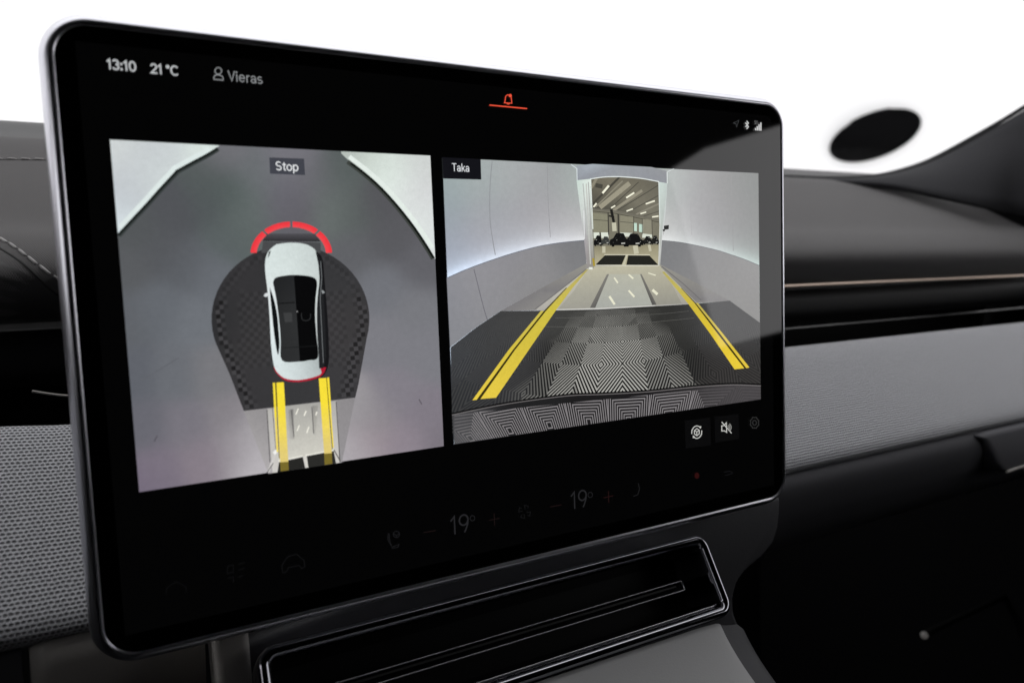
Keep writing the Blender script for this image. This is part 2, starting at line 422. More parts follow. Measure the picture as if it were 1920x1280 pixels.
# neck between screen, dash and console
neck = [(1465, 930), (1464, 962), (1461, 990), (1452, 1018), (1430, 1046), (1402, 1068), (1385, 1090), (1377, 1118), (1378, 1150), (1392, 1185), (1200, 1250), (440, 1330), (430, 1216), (700, 1118), (1100, 1000), (1300, 940)]
slab('stack_cover', [px(x, y, .024) for x, y in neck], .06, M['dark'], con, .003)
# driver-side wing of the stack
extr = []
o = slab('stack_wing', [(-.1365, .012, -.112), (-.1365, .006, -.150), (-.1365, .000, -.24), (-.1235, .000, -.24), (-.1235, .006, -.150), (-.1235, .012, -.112)], .05, M['taupe'], con, .003, 4)

vent = thing('air_vent', 'piano-black center air vent with thin bright slat outline below the screen', 'vent')
EU = Vector((0, .0235, .0385)).normalized(); EN = Vector((0, -EU.z, EU.y)); EX = Vector((1, 0, 0))
VC = Vector((-.0045, -.0098, -.1405)); HW, HH = .1185, .0222
def vloc(x, u, d=0.0): return VC+EX*x+EU*u+EN*d
# rim: rounded ring swept with a bevelled section
def ring(name, sect, hw, hh, r, m_, parent, nseg=12):
    V, F = [], []
    base = rrect(hw, hh, r, nseg); N = len(base); ns = len(sect)
    for (ins, d) in sect:
        loop = rrect(hw-ins, hh-ins, max(r-ins, .0006), nseg)
        for (x, u) in loop: V.append(vloc(x, u, d))
    for s in range(ns-1):
        for k in range(N): F.append((s*N+k, s*N+(k+1) % N, (s+1)*N+(k+1) % N, (s+1)*N+k))
    return mesh(name, V, F, m_, parent, True)
rim = [(0.0005, -.030), (0, -.007), (.0003, -.003), (.0012, -.0008), (.0026, 0), (.0040, -.0003), (.0052, -.0014), (.0060, -.0035), (.0066, -.008), (.0095, -.028)]
ring('rim', rim, HW, HH, .0085, M['rim'], vent)
tube('lip_highlight', [vloc(x, -HH+.0068+(.0006 if abs(x) > .108 else 0), -.0046) for x in (-.112, -.108, -.05, 0, .05, .1, .108, .1105)], .00045, M['chrome'], vent, 6)  # chrome tube added in place of the highlight along the inner lip
mesh('back_plate', [vloc(x, u, -.026) for x, u in rrect(HW-.004, HH-.004, .004, 6)], [tuple(range(28))], M['black'], vent)
# the slat with its bright outline
def slat_ring():
    V, F = [], []
    hw, hh, r = .1035, .0027, .0014
    sect = [(0.00, -.0105), (0.0, -.0096), (.0003, -.0092), (.0006, -.0096), (.0006, -.0105)]
    for ins, d in sect:
        for (x, u) in rrect(hw-ins, hh-ins, r-ins*.8, 6): V.append(vloc(x-.0045, u-.0012, d))
    N = 28
    for s in range(len(sect)-1):
        for k in range(N): F.append((s*N+k, s*N+(k+1) % N, (s+1)*N+(k+1) % N, (s+1)*N+k))
    return V, F
V, F = slat_ring()
sl = mesh('slat_outline', V, F, M['chrome'], vent, True)
Ps = rrect(.1030, .0022, .001, 6)
mesh('slat', [vloc(x-.0045, u-.0012, -.0102) for x, u in Ps]+[vloc(x-.0045, u-.0012, -.026) for x, u in Ps],
     [tuple(range(28))]+[(k, (k+1) % 28, 28+(k+1) % 28, 28+k) for k in range(28)], M['gloss'], vent)
mesh('slat_blade', [vloc(x, u, d) for x, u, d in ((-.104, -.0012, -.0098), (.094, -.0012, -.0098), (.094, -.0002, -.0101), (-.104, -.0002, -.0101))], [(0, 1, 2, 3)], M['black'], sl)

# footwell lamp
p = px(1733, 1190, .20)
bm = bmesh.new(); bmesh.ops.create_uvsphere(bm, u_segments=12, v_segments=8, radius=.0042)
me = bpy.data.meshes.new('lamp_lens'); bm.to_mesh(me); bm.free(); me.materials.append(M['lamp'])
fl = thing('footwell_lamp', 'tiny dim lamp glowing in the black footwell', 'lamp', p)
link(bpy.data.objects.new('lamp_lens', me), fl)
tube('lamp_socket', [Vector((.0035, .001, 0)), Vector((.02, .002, 0)), Vector((XS-p.x, .006, 0))], .0035, M['black'], fl, 10)

# ---------------------------------------------------------------- the touchscreen
scr = thing('touchscreen', 'large landscape touchscreen with silver rim showing two camera pictures', 'touchscreen')
SW, SH, SR = .178, .1163, .0165
def sring(name, sect, m_, cap=None):
    V, F = [], []
    N = len(rrect(SW, SH, SR, 16))
    for ins, y in sect:
        for (x, z) in rrect(SW-ins, SH-ins, max(SR-ins, .002), 16): V.append((x, y, z))
    for s in range(len(sect)-1):
        for k in range(N): F.append((s*N+k, (s+1)*N+k, (s+1)*N+(k+1) % N, s*N+(k+1) % N))
    if cap == 'last': F.append(tuple(range((len(sect)-1)*N, len(sect)*N)))
    return mesh(name, V, F, m_, scr, True)
sring('rim', [(.0053, .0002), (.0046, -.0004), (.0038, -.0005), (.0030, -.0002), (.0021, .0006), (.0011, .0019), (.0003, .0036), (0, .0062), (.0006, .0090), (.003, .0110)], M['alu'])
sring('housing', [(.003, .0110), (.008, .0125), (.03, .0145), (.05, .0150)], M['back'], 'last')
g = mesh('cover_glass', [(x, 0.0, z) for x, z in rrect(SW-.0052, SH-.0052, SR-.0052, 16)], [tuple(range(68))], M['glass'], scr)
slab('mount_arm', [(-.04, .0152, -.03), (.04, .0152, -.03), (.04, .0152, .03), (-.04, .0152, .03)], .125, M['back'], scr, .002)

LAYER = [0]
EPS = 0.000009
def Lz():
    LAYER[0] += 1; return -EPS*LAYER[0]
def P2(x, y): p = px(x, y, 0.0); return (p.x, p.z)
def ribbon(pts, wd, closed=False):
    P = [Vector((p[0], p[1])) for p in pts]
    P = [p for i, p in enumerate(P) if i == 0 or (p-P[i-1]).length > 1e-9]
    if closed and (P[0]-P[-1]).length < 1e-9: P.pop()
    n = len(P); L, R = [], []
    for i in range(n):
        d0 = (P[i]-P[i-1]) if (i > 0 or closed) else (P[i+1]-P[i])
        d1 = (P[(i+1) % n]-P[i]) if (i < n-1 or closed) else d0
        d0 = d0.normalized(); d1 = d1.normalized()
        n0, n1 = Vector((-d0.y, d0.x)), Vector((-d1.y, d1.x)); m_ = n0+n1
        if m_.length < .3: m_ = n0*1.0
        else: m_ = m_.normalized(); m_ = m_/max(.45, m_.dot(n0))
        e = Vector((0, 0))
        if not closed and i == 0: e = -d1*wd*.2
        if not closed and i == n-1: e = d0*wd*.2
        L.append(tuple(P[i]+m_*wd/2+e)); R.append(tuple(P[i]-m_*wd/2+e))
    return [((L[i], L[(i+1) % n]), (R[i], R[(i+1) % n])) for i in range(n if closed else n-1)]
class Flat:
    """flat coloured shapes of one drawing on the display plane, given in photo pixels"""
    def __init__(s): s.V, s.F, s.C = [], [], []; s.y = Lz()
    def next(s): s.y = Lz()
    def poly(s, pts, col, plane=False):
        n = len(s.V); multi = isinstance(col, list)
        for i, p in enumerate(pts):
            x, z = p if plane else P2(*p)
            s.V.append((x, s.y, z)); s.C.append(col[i] if multi else col)
        s.F.append(tuple(range(n, n+len(pts))))
    def stroke(s, pts, wpx, col, closed=False):
        for L, R in ribbon(pts, wpx, closed): s.poly([L[0], L[1], R[1], R[0]], col)
        s.y -= EPS*.03
    def grad(s, poly, fn, cell=14):
        xs = [p[0] for p in poly]; ys_ = [p[1] for p in poly]
        x = min(xs)
        while x < max(xs):
            y = min(ys_)
            while y < max(ys_):
                q = clip(poly, [(x, y), (x+cell, y), (x+cell, y+cell), (x, y+cell)])
                if len(q) > 2: s.poly(q, [fn(*p) for p in q])
                y += cell
            x += cell
    def build(s, name, parent): return mesh(name, s.V, s.F, M['lit'], parent, cols=s.C)
def clip(sub, win):
    out = list(sub)
    a = sum(win[i][0]*win[(i+1) % len(win)][1]-win[(i+1) % len(win)][0]*win[i][1] for i in range(len(win)))
    sg = 1 if a > 0 else -1
    for i in range(len(win)):
        p, q = win[i], win[(i+1) % len(win)]; inp, out = out, []
        if not inp: return []
        side = lambda r: sg*((q[0]-p[0])*(r[1]-p[1])-(q[1]-p[1])*(r[0]-p[0]))
        for k in range(len(inp)):
            c, d = inp[k], inp[(k+1) % len(inp)]; sc, sd = side(c), side(d)
            if sc >= 0: out.append(c)
            if sc*sd < 0:
                t = sc/(sc-sd); out.append((c[0]+(d[0]-c[0])*t, c[1]+(d[1]-c[1])*t))
    r = []
    for p in out:
        if not r or abs(p[0]-r[-1][0])+abs(p[1]-r[-1][1]) > 1e-4: r.append(p)
    if len(r) > 1 and abs(r[0][0]-r[-1][0])+abs(r[0][1]-r[-1][1]) < 1e-4: r.pop()
    return r
def idw(samples, sig=34.0):
    """smooth blend of sampled display colours"""
    T = [(x, y, rgb(*c)) for x, y, c in samples]
    def fn(x, y):
        W = 0; A = [0, 0, 0]
        for a, b_, c in T:
            d2 = (x-a)**2+(y-b_)**2
            w_ = math.exp(-d2/(2*sig*sig))+1e-3/(1+(d2/(sig*sig))**2); W += w_
            for k in range(3): A[k] += w_*c[k]
        return (A[0]/W, A[1]/W, A[2]/W)
    return fn
def inside(p, poly):
    r = False; n = len(poly)
    for i in range(n):
        a, b_ = poly[i], poly[i-1]
        if (a[1] > p[1]) != (b_[1] > p[1]) and p[0] < (b_[0]-a[0])*(p[1]-a[1])/(b_[1]-a[1])+a[0]: r = not r
    return r
def curve2(P, n=6): return [(v.x, v.y) for v in catmull([Vector((a, b_, 0)) for a, b_ in P], n)]
def A(cx, cy, rx, ry, a0, a1, n=14):
    return [(cx+rx*math.cos(math.radians(a0+(a1-a0)*k/n)), cy+ry*math.sin(math.radians(a0+(a1-a0)*k/n))) for k in range(n+1)]
def dot(x, y, r=.085): return A(x, y, r*.5, r*.5, 0, 360, 8)
GLY = {  # strokes of a plain grotesque: cap height 1, (advance, strokes)
 '0': (.70, [A(.33, .5, .27, .47, 0, 360, 24)]), '1': (.44, [[(.03, .76), (.25, .97), (.25, 0)]]),
 '2': (.66, [A(.31, .71, .25, .26, 165, -35)+[(.05, .05), (.6, .05)]]),
 '3': (.66, [A(.29, .74, .23, .23, 155, -80), A(.29, .28, .26, .25, 82, -158)]),
 '5': (.64, [[(.52, .95), (.13, .95), (.09, .52)]+A(.29, .33, .27, .29, 130, -145)]),
 '9': (.66, [A(.31, .68, .26, .29, 0, 360, 20), [(.57, .68), (.54, .42), (.42, .12), (.34, .0)]]),
 ':': (.26, [dot(.1, .1), dot(.1, .62)]), ' ': (.26, []), '\u00b0': (.36, [A(.16, .84, .11, .11, 0, 360, 14)]),
 'C': (.84, [A(.43, .5, .37, .47, 48, 312, 20)]), 'G': (.86, [A(.43, .5, .37, .47, 48, 320, 20)+[(.78, .46), (.48, .46)]]),
 'V': (.68, [[(.02, 1), (.33, .03), (.64, 1)]]), 'T': (.66, [[(.0, .95), (.64, .95)], [(.32, .95), (.32, 0)]]),
 'S': (.70, [A(.33, .73, .25, .23, 35, 255, 12)+A(.33, .27, .27, .23, 75, -150, 12)]),
 'i': (.24, [[(.1, 0), (.1, .7)], dot(.1, .92)]), 'e': (.64, [[(.06, .37), (.56, .37)], A(.31, .36, .25, .33, 2, 318, 18)]),
 'r': (.40, [[(.1, 0), (.1, .7)], A(.32, .40, .22, .27, 175, 80, 8)]),
 'a': (.62, [A(.29, .46, .21, .22, 160, 0, 10)+[(.50, .0)], A(.27, .2, .2, .18, 0, 360, 16)]),
 's': (.54, [A(.26, .50, .19, .17, 35, 255, 10)+A(.26, .19, .21, .17, 75, -150, 10)]),
 't': (.42, [[(.2, .9), (.2, .18)]+A(.34, .17, .14, .14, 180, 280, 6), [(.03, .68), (.4, .68)]]),
 'o': (.64, [A(.31, .35, .26, .33, 0, 360, 20)]), 'p': (.66, [[(.1, .7), (.1, -.27)], A(.35, .35, .25, .33, 0, 360, 20)]),
 'k': (.58, [[(.1, 1), (.1, 0)], [(.5, .69), (.12, .28)], [(.24, .42), (.54, 0)]])}
def text(s, pl, pr, col, name, parent, hs=1.0, wt=.12):
    a = P2(*pl); b_ = P2(*pr); x = 0; S_ = []
    for ch in s:
        adv, st = GLY[ch]
        for q in st: S_.append([(x+p[0], p[1]) for p in q])
        x += adv+.05
    xs = [p[0] for q in S_ for p in q]; x0, x1 = min(xs), max(xs); k = (b_[0]-a[0])/(x1-x0)
    f = Flat(); c = rgb(*col)
    for q in S_:
        f.y -= EPS*.03; cl = math.dist(q[0], q[-1]) < .01
        for L, R in ribbon([(a[0]+(u-x0)*k, a[1]+v*k*hs) for u, v in q], wt*k, cl): f.poly([L[0], L[1], R[1], R[0]], c, True)
    return f.build(name, parent)

# active area: a little black-level glow
f = Flat(); f.poly([(-.1665, -.1040), (.1655, -.1040), (.1655, .1055), (-.1665, .1055)], (.0010, .0010, .00105), True)
ACT = f.build('display_panel', scr)

# ---- surround view picture (left)
LQ = [(206, 262), (807, 292), (832, 836), (261, 922)]
bgL = idw([(420, 290, (112, 112, 117)), (540, 300, (116, 115, 122)), (540, 370, (106, 105, 113)), (480, 330, (106, 110, 113)), (395, 330, (84, 90, 90)), (400, 380, (82, 87, 89)), (320, 400, (82, 84, 88)),
  (260, 430, (84, 87, 89)), (240, 500, (90, 92, 95)), (300, 470, (86, 88, 92)), (350, 500, (92, 95, 100)), (430, 360, (84, 94, 92)), (455, 400, (90, 98, 97)), (474, 400, (104, 112, 111)), (470, 430, (92, 100, 99)), (430, 450, (90, 97, 98)),
  (400, 520, (104, 108, 114)), (520, 400, (99, 98, 105)), (560, 400, (96, 94, 100)), (590, 340, (106, 106, 111)), (640, 330, (88, 95, 94)), (618, 400, (105, 112, 110)), (632, 370, (99, 105, 104)), (660, 400, (90, 96, 95)), (700, 380, (86, 86, 90)), (730, 450, (90, 90, 94)),
  (660, 470, (97, 98, 102)), (790, 500, (98, 98, 103)), (720, 540, (113, 115, 121)), (780, 580, (120, 121, 126)), (720, 640, (124, 124, 130)), (800, 660, (124, 124, 130)), (740, 740, (130, 126, 134)), (800, 780, (128, 122, 131)),
  (700, 780, (138, 133, 138)), (690, 830, (150, 138, 145)), (665, 840, (176, 172, 176)), (672, 770, (158, 155, 158)), (760, 830, (142, 133, 142)), (830, 830, (122, 116, 124)),
  (235, 600, (96, 99, 104)), (300, 580, (101, 105, 111)), (370, 600, (110, 114, 120)), (250, 700, (96, 99, 106)), (330, 700, (106, 109, 115)), (400, 700, (120, 120, 124)), (270, 800, (104, 104, 112)),
  (350, 800, (120, 117, 125)), (430, 790, (132, 128, 133)), (300, 880, (122, 114, 126)), (270, 910, (116, 107, 122)), (380, 860, (134, 125, 134)), (440, 850, (146, 140, 146)), (480, 870, (186, 182, 186)), (470, 820, (170, 166, 170))], 25)
sv = Flat()
sv.grad(LQ, bgL, 13)
PICL = sv.build('surround_view_picture', scr)
# white corners with their dark curved edge
wl = Flat()
arcL = curve2([(221, 438), (245, 412), (275, 380), (300, 352), (328, 322), (331, 319), (360, 303), (390, 287), (412, 273)], 5)
whL = idw([(210, 270, (208, 213, 213)), (280, 290, (196, 201, 204)), (240, 360, (192, 197, 202)), (222, 430, (214, 224, 228)), (300, 330, (208, 216, 216)), (400, 275, (216, 226, 222))])
wl.grad([(206, 262)]+[(412, 273)]+arcL[::-1], whL, 16)
wl.next()
for wd, off, col in ((9, -5, (221, 232, 230)),):
    wl.stroke([(x+off*.75, y+off*.75) for x, y in arcL[2:-4]], wd, rgb(*col))
wl.next(); wl.stroke([(x+3, y+3) for x, y in arcL[:-2]], 8, rgb(56, 62, 61)); wl.next(); wl.stroke([(x+1.6, y+1.6) for x, y in arcL[:-2]], 5, rgb(24, 29, 27))
arcR = curve2([(640, 288), (655, 302), (680, 321), (710, 347), (740, 379), (770, 416), (795, 452), (816, 486)], 5)
wl.build('wall_corner', PICL); wl = Flat()
whR = idw([(660, 292, (170, 178, 172)), (700, 300, (212, 222, 214)), (800, 300, (206, 210, 208)), (790, 380, (208, 208, 210)), (800, 440, (218, 222, 222)), (720, 345, (226, 236, 230)), (780, 415, (228, 236, 232))])
wl.grad([(640, 284), (806.6, 292), (816, 486)]+arcR[::-1], whR, 16)
wl.next(); wl.stroke([(x+5, y-4) for x, y in arcR[4:-3]], 8, rgb(228, 237, 231))
wl.next(); wl.stroke([(x-2, y+2.4) for x, y in arcR[5:-1]], 8, rgb(62, 66, 62)); wl.next(); wl.stroke([(x-1, y+1.2) for x, y in arcR[6:-1]], 4.2, rgb(20, 24, 20))
wl.build('wall_corner', PICL)
# dark chequered mat
mt = Flat()
cir = [(544.5+148*math.cos(math.radians(a)), 598+139*math.sin(math.radians(a))) for a in range(165, 376, 6)]
MAT = cir+[(683, 659), (672, 720), (666, 745), (457, 770), (430, 700), (405, 644)]
fm = idw([(450, 520, (54, 53, 55)), (544, 480, (50, 50, 52)), (640, 520, (56, 56, 58)), (420, 600, (46, 46, 48)), (470, 620, (58, 57, 58)), (640, 620, (62, 60, 62)), (675, 600, (58, 57, 58)), (460, 740, (56, 55, 57)), (560, 740, (56, 56, 58)), (640, 720, (60, 59, 61))])
mt.grad(MAT, fm, 16); mt.next()
ca, sa = math.cos(math.radians(-7)), math.sin(math.radians(-7))
for i in range(-26, 27):
    for j in range(-24, 27):
        for k, pit in ((0, 8.3), ):
            ux, uy = i*pit, j*pit
            cx_, cy_ = 545+ux*ca-uy*sa, 610+ux*sa+uy*ca
            if not inside((cx_, cy_), MAT): continue
            r = math.hypot((cx_-545)/1.0, (cy_-600)*1.02)
            edge = max(0, 1-abs(r-136)/16) if cy_ < 640 else max(0, 1-min(abs(cx_-(405+(cy_-644)*.41)-14), abs(cx_-(683-(cy_-659)*.2)+16))/20)
            if cy_ < 560: edge *= .35
            inner = .25 if 22 < abs(cx_-548) < 100 and 545 < cy_ < 690 else 0
            amt = max(edge, inner)
            if amt < .06: continue
            dk = (i+j) % 2 == 0
            base = fm(cx_, cy_); tgt = (.013, .0125, .013) if dk else (.062, .06, .064)
            jt = random.uniform(.8, 1.1)
            col = tuple(base[q]+(tgt[q]-base[q])*amt*jt for q in range(3))
            hsz = pit*.47
            if not all(inside((cx_+dx, cy_+dy), MAT) for dx in (-6, 6) for dy in (-6, 6)): continue
            mt.poly([(cx_+dx*ca-dy*sa, cy_+dx*sa+dy*ca) for dx, dy in ((-hsz, -hsz), (hsz, -hsz), (hsz, hsz), (-hsz, hsz))], col)
mt.build('chequered_mat', PICL)
# corridor behind the car
co = Flat()
co.poly([(457, 770), (666, 745), (641, 866.5), (503, 887.3)], [rgb(150, 147, 148), rgb(140, 137, 139), rgb(150, 147, 149), rgb(176, 172, 173)]); co.next()
co.poly([(501, 766), (630, 751), (636, 867), (511, 886)], [rgb(182, 180, 176), rgb(176, 174, 170), rgb(206, 203, 198), rgb(206, 203, 198)]); co.next()
co.poly([(514, 763), (614, 752), (627, 845), (520, 862)], [rgb(166, 165, 160), rgb(170, 168, 164), rgb(208, 206, 196), rgb(206, 204, 195)]); co.next()
co.poly([(541, 768), (550, 766), (552, 822), (540, 823)], [rgb(150, 148, 144), rgb(128, 126, 124), rgb(165, 163, 158), rgb(196, 194, 188)])
co.poly([(586, 760), (596, 760), (592, 815), (588, 815)], [rgb(140, 138, 134), rgb(158, 156, 150), rgb(188, 186, 178), rgb(176, 174, 168)]); co.next()
for a, b_ in (((546, 768), (551, 818)), ((584.5, 762), (588, 812)), ((500.5, 768), (506, 866)), ((630, 753), (637, 860))): co.stroke([a, b_], 1.5, rgb(88, 86, 86))
for a, b_ in (((559, 766), (555, 776)), ((574, 770), (570, 779)), ((561, 797), (557, 807)), ((579, 800), (575, 811)), ((594, 772), (592, 778))): co.stroke([a, b_], 2.4, rgb(236, 234, 222))
co.next()
co.poly([(523, 866), (567.7, 856), (572, 876.8), (520, 884.7)], rgb(40, 40, 38)); co.poly([(575, 854.5), (625.5, 845), (630, 868), (578, 876)], rgb(44, 44, 42))
co.stroke([(522, 863.5), (567, 854)], 3, rgb(228, 226, 216)); co.stroke([(573, 853), (625, 843)], 3, rgb(228, 226, 216)); co.stroke([(571, 855), (576, 875)], 4, rgb(214, 212, 204))
co.stroke([(518, 845), (503, 883)], 4, rgb(206, 203, 200)); co.stroke([(514, 849), (521, 842)], 6, rgb(240, 240, 238)); co.stroke([(626, 843), (638, 864)], 2, rgb(90, 88, 86))
co.stroke([(507, 717), (517, 842)], 1.0, rgb(60, 58, 50)); co.stroke([(500, 886), (512, 868)], 1.4, rgb(60, 58, 60))
co.build('corridor_floor', PICL)
yb = Flat()
Y1, Y2, Y3, Y4 = rgb(248, 224, 60), rgb(240, 216, 92), rgb(226, 204, 120), rgb(120, 106, 44)
for tl, tr, bl, br, t0 in ((518.2, 532, 525, 540.5, 717), (597.5, 611.5, 607.5, 622, 709)):
    rows = [0, .33, .62, .905]; cols_ = [Y1, Y1, Y2, Y3]
    ybot = 866 if tl < 560 else 850
    Q = [((tl+(bl-tl)*t, t0+(ybot-t0)*t), (tr+(br-tr)*t, t0+(ybot-t0)*t-1)) for t in rows+[1.0]]
    cc_ = cols_+[Y3]
    for k in range(4): yb.poly([Q[k][0], Q[k][1], Q[k+1][1], Q[k+1][0]], [cc_[k], cc_[k], cc_[k+1], cc_[k+1]])
    yb.poly([Q[4][0], Q[4][1], (br+1, 868.6 if tl > 560 else 880.9), (bl+1, 871 if tl > 560 else 883)], Y4)
for a, b_ in (((513.4, 718), (520, 846)), ((615, 708), (624, 838))): yb.stroke([a, ((a[0]+b_[0])/2, (a[1]+b_[1])/2)], 4, Y1); yb.stroke([((a[0]+b_[0])/2, (a[1]+b_[1])/2), b_], 3.5, Y2)
yb.next()
for a, b_ in (((516.6, 717), (523.5, 858)), ((612.2, 709), (623, 842))): yb.stroke([a, b_], 1.6, rgb(110, 98, 30))
yb.build('guide_stripes', PICL)
# sensor arc: four red segments
bx = Flat(); bx.poly([(493, 453), (601, 455), (601, 474), (490, 474)], rgb(74, 75, 77))
bx.poly([(500, 438), (590, 438), (601, 453), (492, 452)], [rgb(80, 79, 84), rgb(80, 79, 84), rgb(46, 45, 47), rgb(46, 45, 47)]); bx.build('arc_backing', PICL)  # grey box and darker gradient drawn inside the arc, behind the car's nose
for a0, a1 in ((183, 224.5), (228, 268), (272, 311), (315, 357)):
    sg = Flat(); pin, pout = [], []
    for k in range(13):
        a = math.radians(a0+(a1-a0)*k/12)
        pout.append((546+76.5*math.cos(a), 477+61.5*math.sin(a))); pin.append((546+65*math.cos(a), 477+51*math.sin(a)))
    for k in range(12): sg.poly([pout[k], pout[k+1], pin[k+1], pin[k]], [rgb(236, 52, 62)]*2+[rgb(244, 74, 80)]*2)
    sg.build('sensor_segment', PICL)
# car seen from above
cf = Flat()
body = curve2([(518, 458), (544.7, 455), (571, 457.5), (592.5, 471.6), (601.8, 486), (605.8, 528.7), (609, 566), (612.4, 619), (613.7, 667), (609.8, 690.8), (597.8, 705), (566, 713), (539, 712), (523.4, 702.7), (512.8, 685.5), (507.5, 645.6), (504.8, 592.5), (500.8, 544.7), (496.3, 507.5), (496.9, 486), (503.5, 470), (518, 458)], 4)[:-1]
cf.poly([(x+3 if x > 580 else x, y+2) for x, y in body], rgb(24, 24, 26)); cf.next()
cf.poly([(x+.0, y+2.2) for x, y in body if y > 684], rgb(176, 30, 52)); cf.next()
wh = curve2([(518, 458), (544.7, 455), (571, 457.5), (588, 466), (594.5, 478), (597.5, 505), (598.5, 528), (596, 550), (594, 580), (594.5, 620), (597, 660), (600, 688), (600, 702), (566, 711.5), (539, 710.5), (523.4, 701.5), (513.3, 685), (508, 645.6), (505.3, 592.5), (501.3, 544.7), (497, 507.5), (497.6, 486), (504, 470), (518, 458)], 4)[:-1]
fw = idw([(515, 480, (212, 224, 222)), (540, 480, (228, 238, 236)), (560, 500, (222, 234, 231)), (585, 480, (186, 196, 194)), (592, 500, (150, 156, 156)), (578, 500, (232, 240, 238)), (505, 560, (226, 232, 234)), (510, 620, (226, 236, 238)), (516, 680, (214, 226, 228)), (545, 695, (226, 236, 236)), (580, 695, (214, 224, 224)), (598, 680, (90, 94, 96)), (595, 600, (206, 210, 210)), (544, 458, (196, 206, 204))])
cf.grad(wh, fw, 9); cf.next()
cf.poly([(591, 470), (600, 486), (604, 528), (607, 566), (610, 619), (611, 667), (606, 690), (598, 690), (596.5, 640), (594.5, 600), (596, 560), (599, 528), (597.5, 500), (593, 478)], rgb(34, 35, 37)); cf.next()
cf.stroke([(601, 490), (603, 520), (600, 560), (604, 640), (606, 680)], 1.1, rgb(120, 124, 126)); cf.next()
gls = curve2([(511.5, 530), (516, 521), (532, 517), (550, 515.5), (570, 516.5), (587, 520), (594.2, 530), (591.5, 560), (590.6, 592.5), (593, 630), (596, 669.5), (578, 675), (560.6, 677.5), (528.7, 675.4), (526, 640), (524.8, 619), (520.8, 581.9), (516.8, 555), (511.5, 530)], 4)[:-1]
cf.poly(gls, rgb(9, 9, 10)); cf.next()
lh = clip(gls, [(500, 505), (550, 505), (563, 690), (500, 690)])
cf.grad(lh, idw([(525, 525, (30, 31, 33)), (548, 540, (40, 41, 43)), (520, 565, (22, 23, 24)), (553, 575, (58, 59, 60)), (530, 600, (40, 41, 42)), (556, 620, (56, 57, 58)), (535, 650, (34, 35, 36)), (560, 672, (50, 51, 52))]), 8); cf.next()
cf.stroke([(519, 569), (552, 567)], 1.6, rgb(14, 14, 15)); cf.stroke([(527, 652), (595, 648)], 1.2, rgb(26, 27, 28))
cf.stroke(curve2([(565, 587), (566, 598), (574, 601), (581, 597), (582, 588)], 4), 1.6, rgb(44, 45, 46)); cf.poly([(531, 586), (547, 586), (548, 603), (534, 604)], rgb(62, 63, 64))
cf.poly([(556, 583), (558, 583), (558, 585), (556, 585)], rgb(180, 180, 180)); cf.next()
cf.poly(curve2([(505.5, 538), (509, 548), (513.5, 562), (519.5, 590), (523, 630), (523.8, 648), (520.8, 665), (516.5, 645), (513, 620), (509.5, 585), (507, 560), (505.5, 538)], 3)[:-1], rgb(16, 18, 20))
cf.poly([(504, 472), (508, 470), (505, 479), (501.5, 484)], rgb(60, 62, 66)); cf.next()
cf.poly([(494, 555), (497, 550), (504, 548), (504, 553), (499, 557)], rgb(216, 220, 222)); cf.poly([(602.5, 544), (606, 544.5), (609, 549), (604, 550.5)], rgb(150, 154, 156))
cf.build('car_graphic', PICL)
lb = Flat(); lb.poly([(504.7, 295.6), (569.8, 298), (571.6, 328.7), (506, 326)], rgb(66, 68, 76)); LB = lb.build('label_box', PICL)
text('Stop', (518.5, 319.5), (558.5, 321), (232, 234, 236), 'label_text', PICL, 1.0, .125)
for q, wd, c in (([(289, 827), (295, 816)], 2.0, (84, 80, 88)), ([(785, 748), (790, 757)], 1.8, (88, 84, 90)), ([(265, 712), (300, 692), (335, 670)], 2, (97, 99, 105))):
    mk = Flat(); mk.stroke(q, wd, rgb(*c)); mk.build('scuff_mark', PICL)

# ---- rear view picture (right)
RQ = [(829, 296), (1421, 325), (1425, 748), (851, 832)]
bl_ = curve2([(829, 524), (837, 520.6), (872, 505), (913.4, 489.7), (958, 475), (1006, 462), (1050, 454.5), (1095.6, 450)], 4)
br_ = curve2([(1236.6, 450), (1275, 454), (1315.6, 462), (1345, 469), (1367, 476), (1396, 486), (1422.3, 497)], 4)
wallfn = idw([(840, 345, (156, 168, 169)), (900, 340, (164, 172, 172)), (960, 330, (168, 172, 173)), (1010, 340, (164, 165, 167)), (1060, 335, (148, 149, 152)), (1080, 370, (162, 164, 163)), (840, 400, (152, 161, 167)), (920, 400, (160, 163, 167)), (1000, 400, (160, 159, 163)), (1050, 400, (164, 162, 165)),
  (900, 440, (162, 162, 169)), (850, 460, (156, 162, 174)), (960, 440, (166, 166, 171)), (1040, 430, (176, 175, 178)), (1085, 420, (184, 184, 184)), (1086, 345, (184, 198, 192)), (1258, 350, (180, 187, 184)), (1258, 420, (192, 193, 192)), (1300, 350, (156, 155, 157)), (1360, 350, (144, 144, 144)), (1410, 345, (130, 133, 132)), (1310, 400, (156, 154, 157)), (1360, 420, (146, 145, 146)), (1410, 420, (132, 133, 133)), (1330, 450, (152, 151, 153)), (1400, 470, (138, 140, 139))], 30)
def bgR(x, y):
    c = wallfn(x, y); E_ = bl_ if x < 1165 else br_; yb = 450
    for p, q in zip(E_, E_[1:]):
        if p[0] <= x <= q[0]: yb = p[1]+(q[1]-p[1])*(x-p[0])/(q[0]-p[0]); break
    if x < 829: yb = 524
    if x > 1422: yb = 497
    d = max(0, yb-y); k = math.exp(-d/13)*.75+math.exp(-d/34)*.25
    if x < 1165: t = min(1, max(0, (1095-x)/260)); g = (.34+.12*t, .35+.22*t, .36+.36*t)
    else: t = min(1, max(0, (x-1240)/180)); g = (.30-.02*t, .31+.06*t, .31+.04*t)
    return tuple(c[i]+g[i]*k for i in range(3))
rv = Flat(); rv.grad(RQ, bgR, 9); PICR = rv.build('rear_view_picture', scr)
lw = Flat()
